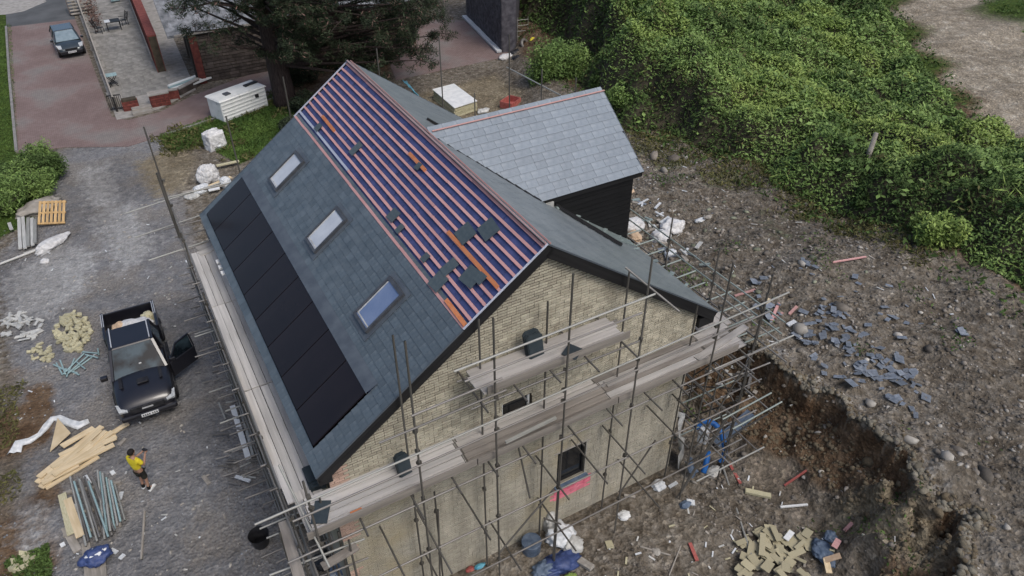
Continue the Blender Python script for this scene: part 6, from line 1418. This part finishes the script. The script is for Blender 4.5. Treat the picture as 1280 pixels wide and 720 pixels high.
# junk pile with yellow drum and tyre
for k,(px,py,m,l) in enumerate(((651,76,'darkplastic','black bag in the junk pile'),(660,79,'bluegrey','grey sheet at the front of the junk pile'),(646,70,'darkplastic','dark panel in the junk pile'),(657,66,'bluegrey','grey bundle at the back of the junk pile'),(668,74,'stone','grey block at the right of the junk pile'))):
    p=P0(px,py); blob('junk_item',(p.x,p.y,0),(.6,.4,.35),MT[m],l,'junk',seed=120+k)
def torus(name,c,R_,r,m,label,cat,tilt=0):
    mb=MB(); n=20; k=8
    for i in range(n):
        a=2*math.pi*i/n
        for j in range(k): b=2*math.pi*j/k; mb.v.append(((R_+r*math.cos(b))*math.cos(a),(R_+r*math.cos(b))*math.sin(a),r*math.sin(b)))
    for i in range(n):
        for j in range(k): mb.f.append((i*k+j,((i+1)%n)*k+j,((i+1)%n)*k+(j+1)%k,i*k+(j+1)%k))
    o=mb.build(name,MT[m],smooth=True); o.matrix_local=Matrix.Translation(c)@Matrix.Rotation(tilt,4,'X')@Matrix.Rotation(.4,4,'Y'); tag(o,label,cat)
p=P0(656,66); torus('rubber_ring',(p.x,p.y,.6),.32,.11,'steel','grey tyre standing in the junk pile','tyre',1.0)
p=P0(667,64); torus('hose_reel',(p.x,p.y,.6),.30,.10,'yellow','yellow coil of hose at the right of the junk pile','hose coil',1.1); 
t=thing('wire_rack','thin wire rack leaning behind the junk pile','rack',P(648,50)); p=P0(648,52)
for k in range(4): rod('bar',(p.x-.8,p.y+.3,.3+k*.4),(p.x+.8,p.y,.3+k*.4),.02,MT['steelp'],t)
for k in range(3): rod('upright',(p.x-.8+.8*k,p.y+.3-.15*k,0),(p.x-.8+.8*k,p.y+.3-.15*k,1.7),.02,MT['steelp'],t)
# laths on the verge behind the roof
lay_rod('survey_pole',(792,170),(820,188),.03,'steelp','pale rail end sticking out beyond the dormer','pole',dz=1.2,dz2=1.2) if False else None
# ================= PINE =================
pt=thing('pine_tree','big dark pine with massive trunk overhanging the back of the house','tree',(9.2,44.2,0))
tr=MB(); tr.tube([(9.25,44.2,-.1),(9.2,44.2,.6),(9.1,44.2,3),(9.0,44.3,7),(9.2,44.4,11),(9.4,44.5,15)],[.85,.66,.58,.5,.36,.15],14); tr.build('trunk',MT['bark'],pt,True)
cl=[]; random.seed(3)
br=MB()
def pixpt(px,py,Y): return Vector(PL(px,py,(0,Y,0),(0,1,0)))
crown=[]
def cl_at(px,py,Y,r,n): crown.append((pixpt(px,py,Y),r,n))
seeds=[]
for k in range(210):
    px=rnd(230,545); py=rnd(-70,85)
    if px<330: py=min(py,rnd(-50,40)); 
    if px>470 and py>62: continue
    if py>60 and px<350: continue
    if px<320 and random.random()<.45: continue
    if px<330 and py>-10: py=rnd(-30,48)
    seeds.append((px,py))
seeds+=[(545,20),(552,42),(540,45),(530,60),(520,12),(515,75),(500,88),(490,70),(505,55),(470,85),(455,60),(480,50),(430,70),(440,40),(410,60),(395,50),(380,70),(370,55),(415,85),(450,100),(475,100),(330,60),(300,45),(260,50),(390,90),(370,95),(405,105),(460,20),(430,10),(500,20),(385,20),(420,95),(440,92),(470,100),(490,95),(510,85),(525,75),(455,75),(435,60),(480,30),(505,40),(525,30),(385,60),(400,80),(365,75),(360,30),(340,20),(352,5),(400,0)]
P_all=[]; 
for (px,py) in seeds:
    Y=rnd(39.5,46.5) if px>330 else rnd(42,47)
    c=pixpt(px,py,Y); 
    if c.z<2.0: c.z=2.0+rnd(0,1)
    r=rnd(.45,.95); anchor=Vector((9.1,44.3,max(2.5,min(13,c.z-rnd(.5,2)))))
    mid=anchor.lerp(c,.55)+Vector((rnd(-.4,.4),rnd(-.4,.4),rnd(-.2,.5)))
    if random.random()<.8: br.tube([anchor,mid,c],[.12,.07,.025],5)
    for j in range(random.randint(6,10)):
        s=c+Vector((rnd(-r,r),rnd(-r,r),rnd(-r,r)*.5)); 
        if j%2==0: br.tube([c,s],[.025,.012],4)
        n=random.randint(50,85); d=RNG.normal(size=(n,3)); d/=np.linalg.norm(d,axis=1)[:,None]
        P_all.append(np.array(s)+d*(.36*RNG.random((n,1))**.45)*np.array([1,1,.75]))
br.build('branches',MT['bark'],pt)
P_all=np.concatenate(P_all); k=RNG.random(len(P_all))<.93
leaves('crown',P_all[k],.115,MT['needle'],pt,flat=.2,asp=.16); leaves('dead_tips',P_all[~k],.10,MT['cone'],pt,flat=.2,asp=.25)
# ================= SHRUBS, HEDGE, GRASS =================
def shrub(name,label,cat,c,r,n,size,m,twigs=26,flat=.4,asp=.5,lobes=9,parent_stem=True):
    t=thing(name,label,cat,c); P_=[]
    for k in range(lobes):
        a=rnd(0,6.28); q=math.sqrt(random.random())*.75; lc=np.array([c[0]+math.cos(a)*q*r[0],c[1]+math.sin(a)*q*r[1],c[2]+r[2]*rnd(.25,.72)]); lr=np.array(r)*rnd(.32,.5)
        nn=n//lobes; d=RNG.normal(size=(nn,3)); d/=np.linalg.norm(d,axis=1)[:,None]; P_.append(lc+d*lr*(RNG.random((nn,1))**.35))
    P_=np.concatenate(P_); P_=P_[P_[:,2]>c[2]+.02]
    leaves('foliage',P_,size,m,t,flat=flat,asp=asp)
    b=MB()
    for k in range(twigs):
        a=rnd(0,6.28); q=rnd(.1,.8); b.tube([(c[0]+rnd(-.1,.1),c[1]+rnd(-.1,.1),c[2]),(c[0]+math.cos(a)*q*r[0]*.6,c[1]+math.sin(a)*q*r[1]*.6,c[2]+r[2]*.5),(c[0]+math.cos(a)*q*r[0],c[1]+math.sin(a)*q*r[1],c[2]+r[2]*rnd(.6,.95))],[.03,.02,.008],4)
    b.build('stems',MT['twig'],t)
p=P(692,122); shrub('round_bush','rounded green bush standing behind the dormer ridge','bush',(24.8,37.6,0),(2.1,2.1,2.9),15000,.075,MT['leaf'],lobes=22)
p=P(34,262); 
for k,(px,py,rx,ry,rz_,n,m,l) in enumerate(((8,268,1.3,1.6,1.4,8000,'leaf','green bush at the very left edge'),(36,245,1.5,1.4,1.5,9000,'leaf','green bush in the middle of the left verge'),(60,225,1.1,1.2,1.5,6500,'leafd','dark upright bush nearest the gravel on the left verge'),(14,225,1.2,1.3,1.1,6000,'leafd','dark low bush behind the left verge bushes'),(58,205,.7,.7,1.2,2600,'leaf','small pointed bush where the driveway meets the gravel'))):
    p=P(px,py); shrub('verge_bush',l,'bush',p,(rx,ry,rz_),n,.07,MT[m],lobes=14,asp=.35)
for k,(px,py,r_,h_) in enumerate(((375,105,1.3,1.6),(405,85,1.4,1.8),(440,95,1.4,1.7),(465,80,1.3,1.5),(385,140,1.0,1.1),(365,165,.9,.8))):
    p=P(px,py); shrub('undergrowth',['dark undergrowth just right of the pine trunk','dark undergrowth behind the red ridge under the pine, left','dark undergrowth under the pine above the roof peak','dark undergrowth at the right below the pine','low dark shrub between pine trunk and far roof verge','low dark shrub at the grass beside the pine foot'][k],'shrub',p,(r_,r_,h_),3500,.09,MT['needle'],lobes=9,asp=.4)
# bramble hedge: a long mounded mass
HN=[(32,60),(27.6,42.5),(26.0,37),(24.2,32.9),(23.7,29),(24.6,26),(25.7,22),(25.9,19.1),(25.8,15),(26.0,12),(25.8,8),(27,0)]
HF=[(38,-4),(38.5,8),(38.6,14.5),(40,20),(44.5,26.5),(51,33.5),(56,41),(60,52),(70,75)]
HP=HN[::-1]+[(x,y) for x,y in HF[::-1]]
HP=[(32,75)]+HN+HF
def hh(x,y):
    d=sdist(x,y,HP)+(vnoise(x,y,.55,70)-.5)*1.6
    dn=np.full(x.shape,1e9)
    for i in range(len(HN)-1):
        ax_,ay_=HN[i]; bx_,by_=HN[i+1]; dx,dy=bx_-ax_,by_-ay_; t=np.clip(((x-ax_)*dx+(y-ay_)*dy)/(dx*dx+dy*dy),0,1); dn=np.minimum(dn,np.hypot(x-ax_-t*dx,y-ay_-t*dy))
    H_=1.7+2.6*sstep(22,34,y)
    top=H_*sstep(-.2,2.6,d)*(1-.45*sstep(4,14,dn))+(vnoise(x,y,.5,71)-.4)*.9*sstep(.5,2,d)+(vnoise(x,y,1.1,72)-.5)*1.0*sstep(.3,1.5,d)
    return np.maximum(top,0),d,dn
gx,gy=np.meshgrid(np.arange(21,72,.3),np.arange(-6,78,.3)); sh=gx.shape; x=gx.ravel();y=gy.ravel(); h_,d_,dn_=hh(x,y); z=gh(x,y)+h_*.86-.12
I=np.arange(x.size).reshape(sh); Fq=np.stack([I[:-1,:-1],I[:-1,1:],I[1:,1:],I[1:,:-1]],-1).reshape(-1,4); keep=(d_[Fq]>-.4).all(1)
hedge=thing('bramble_hedge','long wide overgrown green bramble hedge between rubble bank and dirt track','hedge',(28,20,1))
o=npmesh('thicket',np.stack([x,y,z],1),Fq[keep],MT['twig'],hedge,smooth=True)  # dark core colour also stands in for shade on the near face
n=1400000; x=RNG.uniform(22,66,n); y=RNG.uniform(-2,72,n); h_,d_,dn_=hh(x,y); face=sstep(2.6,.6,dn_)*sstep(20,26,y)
den=np.where(d_>-.1,1.,0)*(1-.6*face)*(.6+.7*vnoise(x,y,.9,73))*np.clip(46/np.hypot(x,y),.45,1.)  # fewer leaves on the near face bare the dark core as painted shade
# only what the picture can plausibly see
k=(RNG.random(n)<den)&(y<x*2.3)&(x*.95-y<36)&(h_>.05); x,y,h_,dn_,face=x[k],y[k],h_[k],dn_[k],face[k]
z=gh(x,y)+h_*(.86+.14*RNG.random(len(x)))+RNG.normal(0,.07,len(x)); pts=np.stack([x,y,z],1)
kind=vnoise(x,y,.28,74)+.25*(vnoise(x,y,1.6,75)-.5)-.5*face  # face term picks darker leaves: shade put into the hedge colour
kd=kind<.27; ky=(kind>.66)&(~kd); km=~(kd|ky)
print('hedge leaves',len(x))
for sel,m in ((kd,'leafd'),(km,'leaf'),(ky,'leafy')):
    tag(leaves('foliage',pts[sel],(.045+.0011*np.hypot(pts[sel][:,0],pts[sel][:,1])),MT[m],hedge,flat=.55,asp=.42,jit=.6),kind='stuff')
q_=RNG.random(len(x)); sel=(q_<.035)&(face<.4)&(vnoise(x,y,.6,77)>.5)
tag(leaves('bramble_frond',pts[sel]+np.array([0,0,.1]),.22,MT['leafy'],hedge,flat=.15,asp=.13,jit=.5),kind='stuff')
sel=(q_>.95)&(vnoise(x,y,.7,78)>.55); tag(leaves('large_leaf',pts[sel]+np.array([0,0,.05]),.14,MT['leaf'],hedge,flat=.7,asp=.6,jit=.4),kind='stuff')
sel=(q_>.55)&(q_<.62)&(vnoise(x,y,.9,79)>.72); tag(leaves('dead_leaf',pts[sel]+np.array([0,0,.04]),.12,MT['weed'],hedge,flat=.5,asp=.4),kind='stuff')
# hanging side of the thicket: sparse stems
b=MB()
for k in range(900):
    xx,yy=rnd(23,34),rnd(22,48); a_=np.array([xx]);c_=np.array([yy]); h1,d1_,dn1=hh(a_,c_)
    if d1_[0]<-.3 or dn1[0]>2.6: continue
    zz=g1(xx,yy)+h1[0]*.9; b.tube([(xx,yy,zz-.1),(xx+rnd(-.4,.1),yy+rnd(-.4,.2),zz+rnd(.1,.4)),(xx+rnd(-.9,.1),yy+rnd(-.8,.3),zz-rnd(.0,.8))],[.02,.014,.006],3)
tag(b.build('bramble_stems',MT['twig'],hedge),kind='stuff')
for k,(px,py,s,l,m) in enumerate(((1165,300,1.0,'bright yellow green shrub at the foot of the hedge','leafy'),(1090,262,.9,'dark green shrub where the hedge meets the rubble','leafd'),(780,140,1.3,'green sapling behind the dormer gable','leaf'),(760,115,1.2,'dark shrub behind the far end of the dormer ridge','leafd'))):
    p=GP(px,py); shrub('wild_shrub',l,'shrub',p,(s,s,s*1.2),3200,.08,MT[m],lobes=9)
c=GP(1086,180); p=P(1086,190,3.2); MB_=MB(); MB_.tube([(p[0],p[1],1.5),(p[0]+.1,p[1],4.1)],[.16,.10],8); tag(MB_.build('old_post',MT['timberg'],smooth=True),'grey weathered post poking out of the bramble hedge','post')
# weeds and dry grass on the bank, verge and far ground
def tufts(name,n,area,keep,size,m,h=.12,asp=.14):
    x=RNG.uniform(area[0],area[1],n); y=RNG.uniform(area[2],area[3],n); k=keep(x,y); x,y=x[k],y[k]; z=gh(x,y)+RNG.random(len(x))*h
    N=RNG.normal(size=(len(x),3)); N[:,2]*=.15
    tag(leaves(name,np.stack([x,y,z],1),size,MT[m],flat=0.05,asp=asp),kind='stuff')
tufts('dry_weeds',60000,(13.5,27,12,34),lambda x,y:(vnoise(x,y,.9,21)*.6+.62*sstep(-4.2,-.6,sdist(x,y,HP))>.62+.25*RNG.random(len(x))),.09,'weed',.15,.3)
tufts('green_weeds',26000,(13.5,27,4,34),lambda x,y:(vnoise(x,y,.7,22)>.78+.12*RNG.random(len(x))),.06,'leafd',.12,.45)
VER=PP([(200,172),(262,148),(345,118),(372,142),(330,190),(300,205),(255,180),(215,190)])
tufts('verge_grass',60000,(1,12,33,47),lambda x,y:sdist(x,y,VER)>-.1,.12,'grass',.15)
tufts('verge_weeds',16000,(1,12,33,47),lambda x,y:(sdist(x,y,VER)>-.6)&(vnoise(x,y,1.1,26)>.5),.13,'weed',.25,.25)
LAWN=PP([(-60,-40),(8,-40),(14,60),(20,190),(70,190),(78,215),(40,275),(-60,330)])
tufts('lawn_grass',50000,(-9,-2.5,32,70),lambda x,y:sdist(x,y,LAWN)>-.1,.09,'grass',.05)
tufts('edge_weeds',16000,(-8,-3.8,13,30),lambda x,y:(vnoise(x,y,.8,24)*sstep(-5.0,-6.2,x)>.36)&(y<25),.08,'weed',.12,.3)
tufts('corner_weeds',2600,(-6.4,-5.3,15.6,17.2),lambda x,y:(vnoise(x,y,1.2,25)>.35),.07,'leafd',.12,.4)
tufts('hedge_foot_weeds',60000,(21,62,5,60),lambda x,y:(np.abs(sdist(x,y,HP))<1.6)&(RNG.random(len(x))<.8)&(sdist(x,y,TRACK)<.3),.12,'leafd',.35,.4)
tufts('track_side_grass',40000,(50,85,5,50),lambda x,y:(sdist(x,y,TRACK)<-.0)&(sdist(x,y,HP)<-1)&(x-y*.5>35),.16,'grass',.2,.2)
print('built',len(bpy.data.objects))
